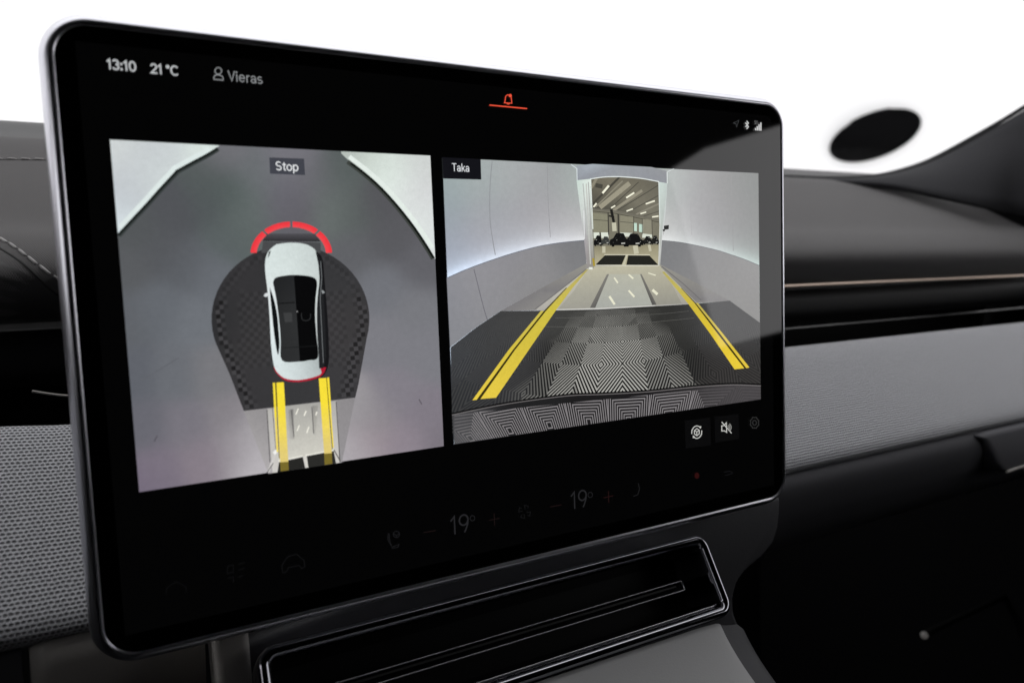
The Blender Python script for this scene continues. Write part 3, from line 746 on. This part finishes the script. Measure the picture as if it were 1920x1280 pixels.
lowfn = idw([(845, 560, (136, 137, 144)), (900, 520, (148, 147, 152)), (900, 560, (144, 144, 148)), (960, 500, (140, 139, 144)), (1000, 500, (144, 143, 146)), (1085, 465, (118, 119, 123)), (1080, 490, (132, 132, 133)), (860, 620, (136, 137, 142)), (930, 570, (140, 139, 142)), (1000, 540, (138, 137, 136)),
   (1260, 465, (124, 125, 127)), (1300, 480, (136, 136, 138)), (1350, 490, (134, 133, 134)), (1400, 510, (144, 143, 143)), (1410, 560, (134, 133, 132)), (1330, 530, (138, 137, 136))])
bl_ = bl_[4:]
lw.grad(bl_+[(1099, 495), (1006, 544.7), (937.5, 583), (890, 615), (843.5, 651)], lowfn, 14)
br_ = curve2([(1236.6, 450), (1275, 454), (1315.6, 462), (1345, 469), (1367, 476), (1396, 486), (1422.3, 497)], 4)
lwL = lw; lw = Flat(); lw.grad(br_+[(1423.5, 606), (1367, 563.6), (1300, 528), (1237, 497)], lowfn, 14); lw.next()
lwL.next(); lwL.stroke([(x, y+.8) for x, y in bl_], 1.4, rgb(108, 112, 124)); lw.stroke([(x, y+.8) for x, y in br_], 1.4, rgb(112, 114, 118))
lwL.stroke(curve2([(922, 303), (918, 350), (918, 410), (923, 450), (928, 478)], 4), 1.4, rgb(142, 144, 148)); lwL.stroke(curve2([(888, 505), (898, 545), (907, 580), (914, 602)], 4), 1.3, rgb(104, 103, 110))
lwL.stroke([(1025, 308), (1027, 380), (1031, 445)], 1.0, rgb(150, 150, 153)); lw.stroke([(1370, 330), (1374, 470)], 1.0, rgb(146, 146, 147)); lw.stroke([(1293, 380), (1296, 440)], .9, rgb(164, 163, 166))
lwL.build('lower_wall', PICR); lw.build('lower_wall', PICR)
fl_ = Flat()
fl_.poly([(1099, 494), (1237, 496), (1300, 528), (1368, 564), (1226, 574), (1120, 579.7), (937.5, 583), (1006, 544.7)], [rgb(150, 148, 140), rgb(150, 148, 140), rgb(132, 130, 130), rgb(128, 126, 127), rgb(150, 148, 142), rgb(160, 158, 150), rgb(124, 122, 124), rgb(126, 124, 125)]); fl_.next()
fl_.poly([(1101, 503), (1237, 500), (1305, 567), (1226, 573), (1120, 579), (1003, 581)], [rgb(196, 194, 178), rgb(190, 188, 172), rgb(168, 164, 154), rgb(160, 158, 148), rgb(158, 157, 148), rgb(176, 173, 166)]); fl_.next()
fl_.poly([(1105, 500), (1236, 497), (1258, 532), (1278, 570), (1045, 580), (1075, 545)], [rgb(190, 186, 164), rgb(186, 182, 160), rgb(166, 162, 148), rgb(150, 148, 138), rgb(160, 158, 148), rgb(170, 168, 154)]); fl_.next()
fl_.poly([(1140, 514), (1200, 514), (1224, 571), (1112, 577)], [rgb(182, 182, 168), rgb(184, 184, 168), rgb(172, 174, 166), rgb(168, 170, 164)]); fl_.next()
fl_.poly([(1137, 514), (1141, 514), (1115, 577), (1105, 577)], [rgb(130, 128, 122), rgb(130, 128, 122), rgb(96, 95, 92), rgb(108, 106, 103)])
fl_.poly([(1199, 514), (1202, 514), (1230, 571), (1222, 572)], [rgb(120, 118, 112), rgb(126, 124, 118), rgb(100, 98, 95), rgb(78, 77, 75)]); fl_.next()
for a, b_, wd in (((1151, 521), (1157, 530), 3), ((1178, 515), (1186, 522), 3), ((1178, 545), (1188, 556), 3.4), ((1142, 556), (1151, 570), 4.2), ((1223, 544), (1231, 551), 5), ((1215, 512), (1228, 516), 2)): fl_.stroke([a, b_], wd, rgb(232, 230, 206))
fl_.stroke([(1002, 580), (1050, 543), (1098, 505)], 2.2, rgb(120, 118, 118)); fl_.stroke([(1240, 500), (1280, 532), (1314, 563)], 2, rgb(116, 114, 114))
fl_.stroke([(1042, 580.8), (1120, 578.6), (1226, 573)], 2.4, rgb(206, 205, 200)); fl_.stroke([(1226, 573), (1286, 570)], 1.2, rgb(190, 188, 184))
fl_.build('studio_floor', PICR)
# doorway
dw = Flat()
door = [(1106.3, 336.6), (1131, 333), (1161.6, 332.6), (1200, 335.5), (1233.7, 341.5), (1236, 420), (1233, 498), (1113.8, 498), (1109, 420)]
dw.poly([(1080, 311), (1110, 307.8), (1160, 310.4), (1220, 313.5), (1249, 321), (1249, 344), (1192, 334), (1160, 332), (1131, 332), (1080, 338.5)], [rgb(158, 164, 172), rgb(168, 176, 184), rgb(150, 154, 160), rgb(160, 164, 168), rgb(150, 152, 156), rgb(146, 148, 154), rgb(150, 153, 158), rgb(152, 156, 160), rgb(150, 154, 160), rgb(146, 150, 158)])
dw.poly([(1080, 338.5), (1106, 336), (1112, 420), (1114.5, 498), (1110, 505), (1100, 502), (1094, 450), (1088, 400)], [rgb(204, 220, 212), rgb(226, 236, 228), rgb(176, 172, 172), rgb(146, 142, 130), rgb(160, 156, 148), rgb(150, 146, 144), rgb(168, 164, 168), rgb(206, 212, 208)])
dw.poly([(1233, 341), (1250, 344), (1247, 400), (1240, 450), (1237, 497), (1233, 497)], [rgb(206, 220, 214), rgb(196, 206, 202), rgb(198, 203, 201), rgb(210, 212, 212), rgb(166, 166, 160), rgb(176, 178, 172)]); dw.next()
dw.poly(door, rgb(122, 119, 104)); dw.next()
dw.poly([(1106.3, 336.6), (1131, 333), (1161.6, 332.6), (1200, 335.5), (1233.7, 341.5), (1235.5, 411), (1190, 402), (1150, 394), (1108, 391)], [rgb(110, 106, 92), rgb(118, 113, 98), rgb(112, 108, 94), rgb(110, 106, 93), rgb(104, 101, 90), rgb(122, 119, 106), rgb(108, 105, 94), rgb(92, 90, 80), rgb(80, 78, 70)])
dw.poly([(1113, 462), (1233.5, 459), (1233, 497.5), (1114, 497.5)], [rgb(140, 134, 110), rgb(150, 144, 118), rgb(184, 178, 150), rgb(186, 180, 152)]); dw.next()
for a, b_, wd, c in (((1108, 352), (1118, 334), 5, (140, 135, 118)), ((1109, 384), (1160, 333), 4, (72, 70, 62)), ((1125, 388), (1178, 345), 9, (158, 153, 134)), ((1116, 388), (1166, 340), 2.5, (140, 136, 120)), ((1150, 394), (1202, 358), 5, (150, 145, 128)),
   ((1158, 394), (1233, 348), 1.6, (80, 78, 70)), ((1142, 392), (1196, 342), 1.6, (78, 76, 68)), ((1175, 399), (1235, 366), 1.6, (84, 82, 74)), ((1192, 402), (1235, 382), 3, (140, 136, 122)), ((1205, 406), (1235, 396), 1.4, (86, 84, 76)), ((1117, 348), (1127, 350), 8, (74, 72, 64))): dw.stroke([a, b_], wd, rgb(*c))
dw.next()
dw.stroke([(1108, 392), (1150, 396), (1190, 404), (1235, 413)], 3, rgb(112, 109, 98)); dw.stroke([(1108, 396), (1150, 400), (1190, 408), (1235, 417)], 1.2, rgb(70, 68, 60))
dw.poly([(1110, 400), (1138, 402), (1139, 436), (1110, 436)], rgb(138, 136, 116)); dw.poly([(1162, 404), (1186, 407), (1187, 436), (1161, 436)], rgb(140, 137, 118)); dw.poly([(1204, 411), (1221, 413), (1221, 440), (1204, 438)], rgb(142, 139, 122))
dw.poly([(1110, 436), (1139, 436), (1140, 446), (1110, 447)], rgb(222, 228, 214)); dw.poly([(1162, 436), (1184, 437), (1184, 444), (1162, 444)], rgb(214, 220, 206)); dw.poly([(1203, 438), (1222, 440), (1222, 446), (1203, 446)], rgb(216, 222, 208))
dw.poly([(1186.5, 418), (1193, 418.5), (1193, 434), (1186.5, 433)], rgb(196, 222, 206)); dw.poly([(1197, 420), (1204, 421), (1204, 436), (1197, 435)], rgb(192, 218, 202)); dw.next()
for a, b_, wd, c in (((1139, 400), (1140, 440), 2, (60, 58, 54)), ((1158, 402), (1159, 440), 3, (66, 64, 58)), ((1187, 406), (1187, 440), 1.4, (80, 78, 70)), ((1221, 412), (1222, 445), 1.4, (84, 82, 74)), ((1203, 410), (1203, 440), 1.2, (84, 82, 74)), ((1110, 412), (1138, 414), 1.2, (84, 82, 72)), ((1162, 416), (1186, 418), 1.2, (88, 86, 76)), ((1145, 394), (1150, 418), 5, (34, 34, 32)), ((1150, 419), (1151, 432), 8, (196, 194, 172)), ((1141, 405), (1150, 407), 3, (34, 34, 32)), ((1124, 436), (1125, 446), 3, (80, 78, 70)), ((1110, 455), (1122, 440), 0.5, (40, 40, 40))): dw.stroke([a, b_], wd, rgb(*c))
for a, b_, wd in (((1129, 362), (1140, 349), 4), ((1173.5, 371), (1187.5, 362), 3.2), ((1112, 388), (1117, 382), 3), ((1145, 390), (1152, 386), 2.6), ((1174, 396), (1185, 392), 2.6), ((1200, 401), (1210, 398), 2.4), ((1210, 382.5), (1226, 377), 2.8), ((1222, 407), (1233, 405.5), 2.6)): dw.stroke([a, b_], wd, rgb(246, 244, 222))
dw.next()
dw.poly([(1133, 478.8), (1172, 478.3), (1164.6, 496.3), (1115, 496.8)], rgb(38, 38, 34)); dw.poly([(1176.8, 478.8), (1216.4, 479.2), (1233.5, 497), (1173, 496.8)], rgb(38, 38, 34))
dw.stroke([(1132, 477.6), (1217, 478)], 1.6, rgb(214, 210, 188)); dw.stroke([(1114, 497.6), (1233, 498)], 1.8, rgb(214, 212, 196)); dw.stroke([(1174, 479), (1168, 497)], 3, rgb(198, 195, 172))
for a, b_, wd in (((1131, 463), (1131, 473), 6), ((1190, 462), (1192, 474), 9), ((1216, 460), (1218, 470), 5)): dw.stroke([a, b_], wd, rgb(196, 192, 168))
for a, b_, wd, c in (((1106.5, 337), (1110.5, 430), 1.6, (226, 232, 226)), ((1110.5, 430), (1113.6, 497), 1.6, (120, 117, 108)), ((1234, 342), (1236, 420), 1.6, (222, 230, 226)), ((1236, 420), (1233.8, 497), 1.6, (214, 216, 210)), ((1081, 338), (1080.5, 316), 1.6, (216, 224, 226)), ((1249.5, 323), (1250, 344), 1.6, (220, 226, 224)), ((1092, 345), (1100, 440), 2, (182, 186, 182)), ((1098, 345), (1106, 495), 2, (196, 198, 192)), ((1102, 342), (1107, 430), 1.3, (160, 158, 156)), ((1093.5, 395), (1094.5, 448), 1.8, (224, 226, 226))): dw.stroke([a, b_], wd, rgb(*c))
dw.stroke(curve2([(1106, 336), (1131, 332.4), (1162, 331.8), (1200, 334.8), (1234, 341)], 4), 1.8, rgb(228, 234, 232)); dw.stroke([(1070, 309), (1081, 317)], 1.4, rgb(210, 218, 222)); dw.stroke([(1262, 317), (1249.5, 323)], 1.4, rgb(206, 212, 212))
dw.poly([(1103, 501), (1110, 501), (1110, 505), (1103, 505)], rgb(232, 236, 226)); dw.stroke([(1111, 485), (1113, 498)], 4, rgb(170, 150, 60))
dw.poly([(1243.5, 423.5), (1253, 422), (1252.5, 430), (1244, 431)], rgb(48, 48, 48)); dw.poly([(1241, 430), (1246, 430), (1245, 434), (1242, 434)], rgb(70, 70, 70)); dw.stroke([(1242.5, 434), (1243, 440)], 1, rgb(170, 170, 170))
dw.build('doorway', PICR)
pc = Flat()
def tinycar(x, y, wd, h, c=(22, 22, 22)):
    pc.poly([(x, y), (x+wd*.02, y-h*.45), (x+wd*.18, y-h*.58), (x+wd*.34, y-h), (x+wd*.72, y-h*.98), (x+wd*.86, y-h*.55), (x+wd, y-h*.4), (x+wd, y)], rgb(*c))
    pc.y -= EPS*.05
    for k in range(7):
        qx, qy = x+wd*random.uniform(.12, .86), y-h*random.uniform(.2, .9); q = random.uniform(.8, 2.0)
        pc.poly([(qx, qy), (qx+q*1.4, qy-q*.3), (qx+q, qy+q*.8)], rgb(*random.choice([(120, 120, 112), (200, 204, 196), (70, 70, 66), (60, 60, 58)])))
    pc.poly([(x+wd*.6, y-h*.2), (x+wd*.8, y-h*.22), (x+wd*.8, y-h*.12), (x+wd*.6, y-h*.1)], rgb(190, 190, 182))
    for wx in (.15, .78): pc.poly([(x+wd*(wx-.06), y), (x+wd*(wx+.1), y), (x+wd*(wx+.08), y+h*.12), (x+wd*(wx-.04), y+h*.12)], rgb(10, 10, 10))
    pc.y -= EPS*.05
tinycar(1112, 459.5, 17, 18); tinycar(1126, 457.5, 17, 14, (60, 62, 60)); tinycar(1204, 457, 18, 14, (28, 28, 27)); tinycar(1219, 457, 15.5, 15, (30, 30, 29)); tinycar(1169, 460, 36, 22); tinycar(1142, 460, 36, 23)
pc.build('parked_cars', PICR)
# ribbed floor tiles near the bumper
tm = Flat()
MT = [(937.5, 583), (1023.4, 582), (1119.7, 580), (1226, 574), (1300, 569.5), (1367, 563.6), (1423.7, 605), (1424.8, 721.6), (1372, 719.7), (1299.5, 724), (1215, 732.5), (1130, 737.4), (1065, 740), (971, 752), (910, 762.6), (846.8, 776), (844, 651), (890, 615)]
tmfn = idw([(860, 680, (56, 58, 62)), (900, 640, (60, 61, 63)), (960, 600, (66, 66, 66)), (940, 680, (50, 50, 52)), (1100, 600, (64, 64, 62)), (1160, 650, (34, 34, 33)), (1060, 700, (28, 28, 28)), (1160, 720, (22, 22, 22)), (1280, 680, (30, 30, 30)), (1250, 600, (50, 50, 48)), (1340, 590, (72, 72, 73)), (1390, 620, (62, 62, 63)), (1380, 690, (46, 44, 44)), (870, 750, (44, 45, 47)), (1400, 710, (44, 42, 42))])
tm.grad(MT, tmfn, 14); tm.next()
MC = [(937.5, 583), (1119.7, 580), (1226, 574), (1367, 563.6), (1423.7, 605), (1424.8, 745), (847.5, 815), (844, 651)]
def node(i, j):
    d = 1/(.005128-.000891*j); dx = .1757*d*i
    sx = dx/(1+(.0011 if dx > 0 else .00063)*abs(dx))
    return (1166+sx, 445+d-(.0010 if sx > 0 else .00065)*sx*sx-.085*sx)
NL = 7
def band(lo, hi):
    return clip([(0, 0), (1, 0), (1, 1), (0, 1)], [(lo+3, -3), (hi+3, -3), (hi-3, 3), (lo-3, 3)])
BANDS = [band((k+.25)/NL, (k+.72)/NL) for k in range(2*NL)]
for i in range(-11, 10):
    for j in range(-4, 4):
        flip = (i+j) % 2 != 0
        for q in BANDS:
            if len(q) < 3: continue
            pts = [node(i+u, j+(1-v if flip else v)) for u, v in q]
            cx_ = sum(p[0] for p in pts)/len(pts); cy_ = sum(p[1] for p in pts)/len(pts)
            pts = clip(pts, MC)
            if len(pts) < 3: continue
            side = abs(cx_-1150)/(70+(cy_-570)*.75); far = min(1, max(0, (cy_-575)/75))
            lean = (cx_ < 1166) == flip
            amt = max(0, 1-side**2.2)*(.25+.75*far)*(1.0 if not lean or side < .35 else .62)
            amt = max(amt, .055*far)
            b0 = tmfn(cx_, cy_); t0 = rgb(176, 175, 169)
            tm.poly(pts, tuple(b0[c]+(t0[c]-b0[c])*amt for c in range(3)))
tm.next()
for q in (( (1040, 596), (1140, 594), (1240, 588), (1290, 583)), ((1000, 612), (1120, 612), (1240, 602), (1300, 596))): tm.stroke(curve2(q, 4), .7, rgb(96, 96, 92))
tm.build('ribbed_floor_tiles', PICR)
bm_ = Flat()
edge = curve2([(846.8, 776), (910, 762.6), (971, 752), (1065, 740), (1130, 737.4), (1215, 732.5), (1299.5, 724), (1372, 719.7), (1424.8, 721.6)], 4)
BQ = edge+[(1425, 748), (851, 832)]
bfn = idw([(870, 800, (64, 64, 66)), (960, 780, (34, 34, 35)), (1160, 760, (30, 29, 30)), (1300, 745, (38, 37, 38)), (1350, 735, (72, 69, 71)), (1400, 735, (70, 67, 69)), (858, 825, (80, 80, 82))])
bm_.grad(BQ, bfn, 14); bm_.next()
def eY(x):
    for a, b_ in zip(edge, edge[1:]):
        if a[0] <= x <= b_[0]: return a[1]+(b_[1]-a[1])*(x-a[0])/(b_[0]-a[0])
    return 722
def bot(x): return 832+(748-832)*(x-851)/(1425-851)
for k in range(-5, 4):
    cx_ = 1177+74*k; hw_, hh_ = 37, 52
    tilt = .0022*(cx_-1170)
    for r in range(1, 10):
        o0, o1 = r/9.0-.024, r/9.0+.024
        for part in range(4):
            if part == 0: q = [(-o0, -o0), (o0, -o0), (o1, -o1), (-o1, -o1)]
            elif part == 1: q = [(o0, -o0), (o0, o0), (o1, o1), (o1, -o1)]
            elif part == 2: q = [(-o0, -o0), (-o0, o0), (-o1, o1), (-o1, -o1)]
            else: q = [(-o0, o0), (o0, o0), (o1, o1), (-o1, o1)]
            pts = []
            for u, v in q:
                X_ = cx_+u*hw_*(1-.06*v)+tilt*(-v)*hh_*1.0
                Y_ = eY(min(max(X_, 848), 1424))+52+v*hh_*(.96 if v < 0 else 1)
                pts.append((X_, Y_))
            m_ = (sum(p[0] for p in pts)/4, sum(p[1] for p in pts)/4)
            pts = clip(pts, [(850.8, 776), (1424.5, 719), (1425, 747.6), (851.3, 831.4)])
            if len(pts) < 3: continue
            al = 1 if m_[0] < 1290 else max(.1, 1-(m_[0]-1290)/60)
            if m_[0] < 900: al *= max(.35, (m_[0]-840)/60)
            b0 = bfn(*m_); t0 = rgb(142, 138, 140)
            bm_.poly(pts, tuple(b0[c]+(t0[c]-b0[c])*al*.85 for c in range(3)))
bm_.next(); bm_.stroke([(x, y+1.4) for x, y in edge], 1.3, rgb(120, 116, 116)); bm_.stroke([(x, y-1.2) for x, y in edge], 2.6, rgb(14, 14, 14))
bm_.build('bumper_edge', PICR)
gs = Flat()
G1, G2, G3, G4 = rgb(232, 204, 72), rgb(214, 192, 68), rgb(196, 182, 92), rgb(176, 166, 104)
def strip(L, R, C):
    for k in range(len(L)-1): gs.poly([L[k], R[k], R[k+1], L[k+1]], [C[k], C[k], C[k+1], C[k+1]])
strip([(899.8, 747.4), (965, 655), (1023, 582), (1062, 540), (1097, 506)], [(929, 745), (992, 653), (1041.5, 581), (1073, 539), (1102, 505)], [G1, G2, rgb(206, 190, 70), G3, G4])
strip([(884.5, 749.8), (953, 655), (1013, 582.5)], [(892.7, 748.8), (961, 655), (1019, 582.3)], [G1, G2, rgb(200, 186, 84)])
gsL = gs; gs = Flat(); strip([(1375.8, 692), (1330, 625), (1288.6, 569), (1265, 540), (1240, 510)], [(1394, 690), (1343, 624), (1300.7, 568), (1275, 540), (1244, 509)], [rgb(236, 206, 62), rgb(224, 196, 56), rgb(206, 184, 64), G3, rgb(180, 170, 100)])
strip([(1397.6, 689.7), (1347.5, 624), (1303, 568)], [(1403.7, 688.4), (1352.5, 623.5), (1307, 567.6)], [rgb(230, 200, 70), rgb(214, 190, 64), rgb(190, 176, 90)]); gsR = gs; gs = gsL; gs.next()
strip([(892.7, 748.8), (961, 655), (1019, 582.3), (1060, 539)], [(899.8, 747.4), (965, 655), (1023, 582), (1062, 540)], [rgb(56, 50, 22)]*3+[rgb(120, 112, 80)])
gs.build('guide_stripe', PICR); gs = gsR; gs.next()
strip([(1394, 690), (1343, 624), (1300.7, 568), (1275, 540)], [(1397.6, 689.7), (1347.5, 624), (1303, 568), (1276.5, 539.7)], [rgb(50, 44, 20)]*3+[rgb(120, 112, 80)])
gs.build('guide_stripe', PICR)
lb = Flat(); lb.poly([(828.5, 295.5), (900, 299), (901.3, 337.3), (830.2, 335.3)], rgb(20, 20, 25)); lb.build('label_box', PICR)
text('Taka', (847, 321.2), (878, 322.5), (226, 228, 232), 'label_text', PICR, 1.06, .115)

# ---- status bar
text('13:10', (202, 130.5), (254.5, 135.5), (188, 190, 192), 'clock_text', scr, 1.0, .16)
text('21 °C', (284, 138.5), (333, 142.5), (186, 188, 190), 'temperature_text', scr, 1.0, .16)
text('Vieras', (428.5, 152.5), (491, 157), (136, 138, 140), 'profile_text', scr, 1.0, .105)
ic = Flat(); g_ = rgb(140, 142, 144)
ic.stroke([(409+6.3*math.cos(math.radians(a)), 134.3+6.3*math.sin(math.radians(a))) for a in range(0, 361, 24)], 1.7, g_)
ic.stroke([(401, 150), (400.5, 146), (403, 142.5), (409, 141.5), (415.5, 143.5), (418, 147.5), (418, 151.5)], 1.7, g_, True); ic.build('profile_icon', scr)
ic = Flat(); r_ = rgb(236, 84, 60)
ic.stroke([(945, 194), (947, 181.5), (950.5, 178.6), (955, 180.2), (957.2, 184), (958.3, 193.2)], 1.6, r_); ic.stroke([(944, 193.7), (959, 194.6)], 1.6, r_)
ic.stroke([(949, 194.8), (951.5, 196.6), (954, 195.4)], 1.5, r_); ic.poly([(955.5+3*math.cos(a*.5236), 180.3+3.2*math.sin(a*.5236)) for a in range(12)], r_)
ic.build('notification_bell', scr)
ic = Flat(); ic.stroke([(917, 198), (986.5, 204.6)], 2.2, r_); ic.build('notification_underline', scr)
ic = Flat(); ic.stroke([(1373.5, 231.5), (1383.5, 226.5), (1379.5, 239), (1378, 233)], 1.1, rgb(64, 66, 68), True); ic.build('location_icon', scr)
ic = Flat(); wht = rgb(206, 206, 206)
ic.stroke([(1395.8, 231), (1401.8, 238.6), (1398.7, 242.4), (1398.7, 228), (1401.8, 231.8), (1395.8, 238.6)], 1.5, wht); ic.build('bluetooth_icon', scr)
ic = Flat()
for k in range(4): ic.poly([(1413.6+3.3*k, 240.7-k*3.4+.0), (1416+3.3*k, 240.9-k*3.4), (1416.1+3.3*k, 245.2+.25*k), (1413.7+3.3*k, 245+.25*k)], wht)
ic.build('signal_icon', scr)
text('5G', (1413, 233.6), (1419.5, 234), (120, 120, 120), 'network_text', scr)
# ---- round buttons under the rear picture
for (q, nm) in (((( 1282, 788), (1330, 782), (1331, 834), (1284, 840)), 'rotate_button'), (((1338, 781), (1383, 775.5), (1384, 822), (1339.5, 829)), 'mute_button')):
    ic = Flat(); ic.poly(list(q), (.0032, .0032, .0034)); B_ = ic.build(nm, scr)
    ic = Flat(); c_ = rgb(196, 196, 192)
    if nm == 'rotate_button':
        cx_, cy_ = 1304.7, 809.3
        for a0, a1 in ((200, 320), (20, 150)):
            ic.stroke([(cx_+9.2*math.cos(math.radians(a)), cy_+11.6*math.sin(math.radians(a))-.04*9.2*math.cos(math.radians(a))) for a in range(a0, a1+1, 12)], 1.7, c_)
        ic.stroke([(cx_-9.2, cy_-4), (cx_-9.5, cy_+3)], 1.6, c_); ic.stroke([(cx_+9.2, cy_-3), (cx_+9, cy_+4)], 1.6, c_)
        ic.poly([(1308.5, 800), (1313, 797.6), (1312.3, 803)], c_); ic.poly([(1297.3, 821), (1297.6, 815), (1301.6, 818.6)], c_)
        ic.stroke([(cx_, cy_-6.6), (cx_+4.6, cy_-3.6), (cx_+4.6, cy_+3), (cx_, cy_+6.6), (cx_-4.4, cy_+3.6), (cx_-4.6, cy_-3)], 1.6, c_, True)
        ic.stroke([(cx_-4.4, cy_-3), (cx_, cy_-.4), (cx_+4.4, cy_-3.4)], 1.4, c_); ic.stroke([(cx_, cy_-.4), (cx_, cy_+6)], 1.4, c_)
    else:
        ic.stroke([(1351.3, 797.6), (1355.6, 797), (1360, 791.6), (1360.6, 809.6), (1356, 806.6), (1351.6, 807.2)], 1.7, c_, True)
        ic.stroke([(1351.5, 790.6), (1369.5, 811)], 1.7, c_)
        for r in (3.5, 6.2, 9): ic.stroke([(1360.5+r*math.cos(math.radians(a))*.95, 800.6+r*math.sin(math.radians(a))) for a in range(-50, 51, 20)], 1.3, rgb(150, 150, 147))
    ic.build('button_icon', B_)
ic = Flat(); c_ = rgb(46, 46, 46); ic.stroke([(1412.8+(9 if k % 2 else 7.6)*.95*math.cos(k*math.pi/8), 791.8+(11 if k % 2 else 9.6)*math.sin(k*math.pi/8)) for k in range(16)], 1.7, c_, True)
ic.stroke([(1412.8+3.6*math.cos(k*.6283), 791.8+4.6*math.sin(k*.6283)) for k in range(10)], 1.6, c_, True); ic.build('settings_icon', scr)
# ---- dim climate bar
text('19', (845, 1001), (877, 994), (36, 36, 38), 'climate_text', scr, 1.0, .09); text('19', (1070, 953.5), (1098, 947.5), (36, 36, 38), 'climate_text', scr, 1.0, .09)
for cx_, cy_ in ((884.5, 970), (1105, 926.5)):
    ic = Flat(); ic.stroke([(cx_+4.4*math.cos(k*.6283), cy_+5*math.sin(k*.6283)) for k in range(10)], 1.2, rgb(32, 32, 34), True); ic.build('degree_sign', scr)
dim = rgb(19, 19, 20); dr = rgb(34, 16, 16)
for nm, strokes, c_ in (('minus_icon', [[(793, 997), (815, 993)]], rgb(26, 18, 18)), ('minus_icon', [[(1030, 949), (1051, 945)]], rgb(28, 18, 18)), ('plus_icon', [[(916, 974), (935, 970)], [(925, 961), (926, 984)]], rgb(26, 18, 18)), ('plus_icon', [[(1130, 932), (1148, 928)], [(1139, 919), (1139.5, 941)]], rgb(34, 17, 17)),
     ('fan_icon', [[(982+r*math.cos(a), 958+r*1.1*math.sin(a)) for r, a in ((4, t), (11, t-.3), (12, t+.35), (8, t+.5))] for t in (0.3, 1.87, 3.44, 5.0)], dim),
     ('seat_heat_icon', [[(727, 998), (726, 1010), (733, 1022), (729, 1010), (729, 999)], [(733, 1024), (747, 1019), (745, 1024), (734, 1026)], [(742+6*math.cos(a*.5236), 1000+6*math.sin(a*.5236)) for a in range(13)], [(737, 999), (742, 1002), (747, 999)], [(742, 1002), (742, 1006)]], rgb(25, 25, 27)),
     ('seat_icon', [[(1195, 905), (1197, 915), (1194, 926), (1186, 929)]], rgb(28, 28, 29)),
     ('home_icon', [[(312, 1113), (312, 1100), (330, 1088), (349, 1098), (349, 1108)]], rgb(13, 13, 14)),
     ('apps_icon', [[(426, 1060), (437, 1057), (437, 1070), (426, 1073), (426, 1060)], [(446, 1056), (458, 1053)], [(446, 1067), (458, 1063)], [(426, 1082), (437, 1079), (437, 1090)], [(446, 1080), (456, 1077)]], rgb(15, 15, 16)),
     ('car_icon', [[(529, 1070), (528, 1058), (534, 1048), (540, 1041), (556, 1037), (563, 1044), (569, 1048), (571, 1060), (565, 1064), (560, 1058), (540, 1062), (536, 1070), (529, 1072)]], rgb(18, 18, 19)),
     ('defrost_icon', [[(1355, 884), (1366, 882), (1372, 886)], [(1358, 890), (1370, 887)]], rgb(20, 20, 22))):
    ic = Flat()
    for st in strokes: ic.stroke(st, 1.5, c_)
    ic.build(nm, scr)
ic = Flat(); ic.poly([(1304.5+4.5*math.cos(a*.5236), 890.5+6*math.sin(a*.5236)) for a in range(12)], rgb(44, 14, 14)); ic.build('record_dot', scr)
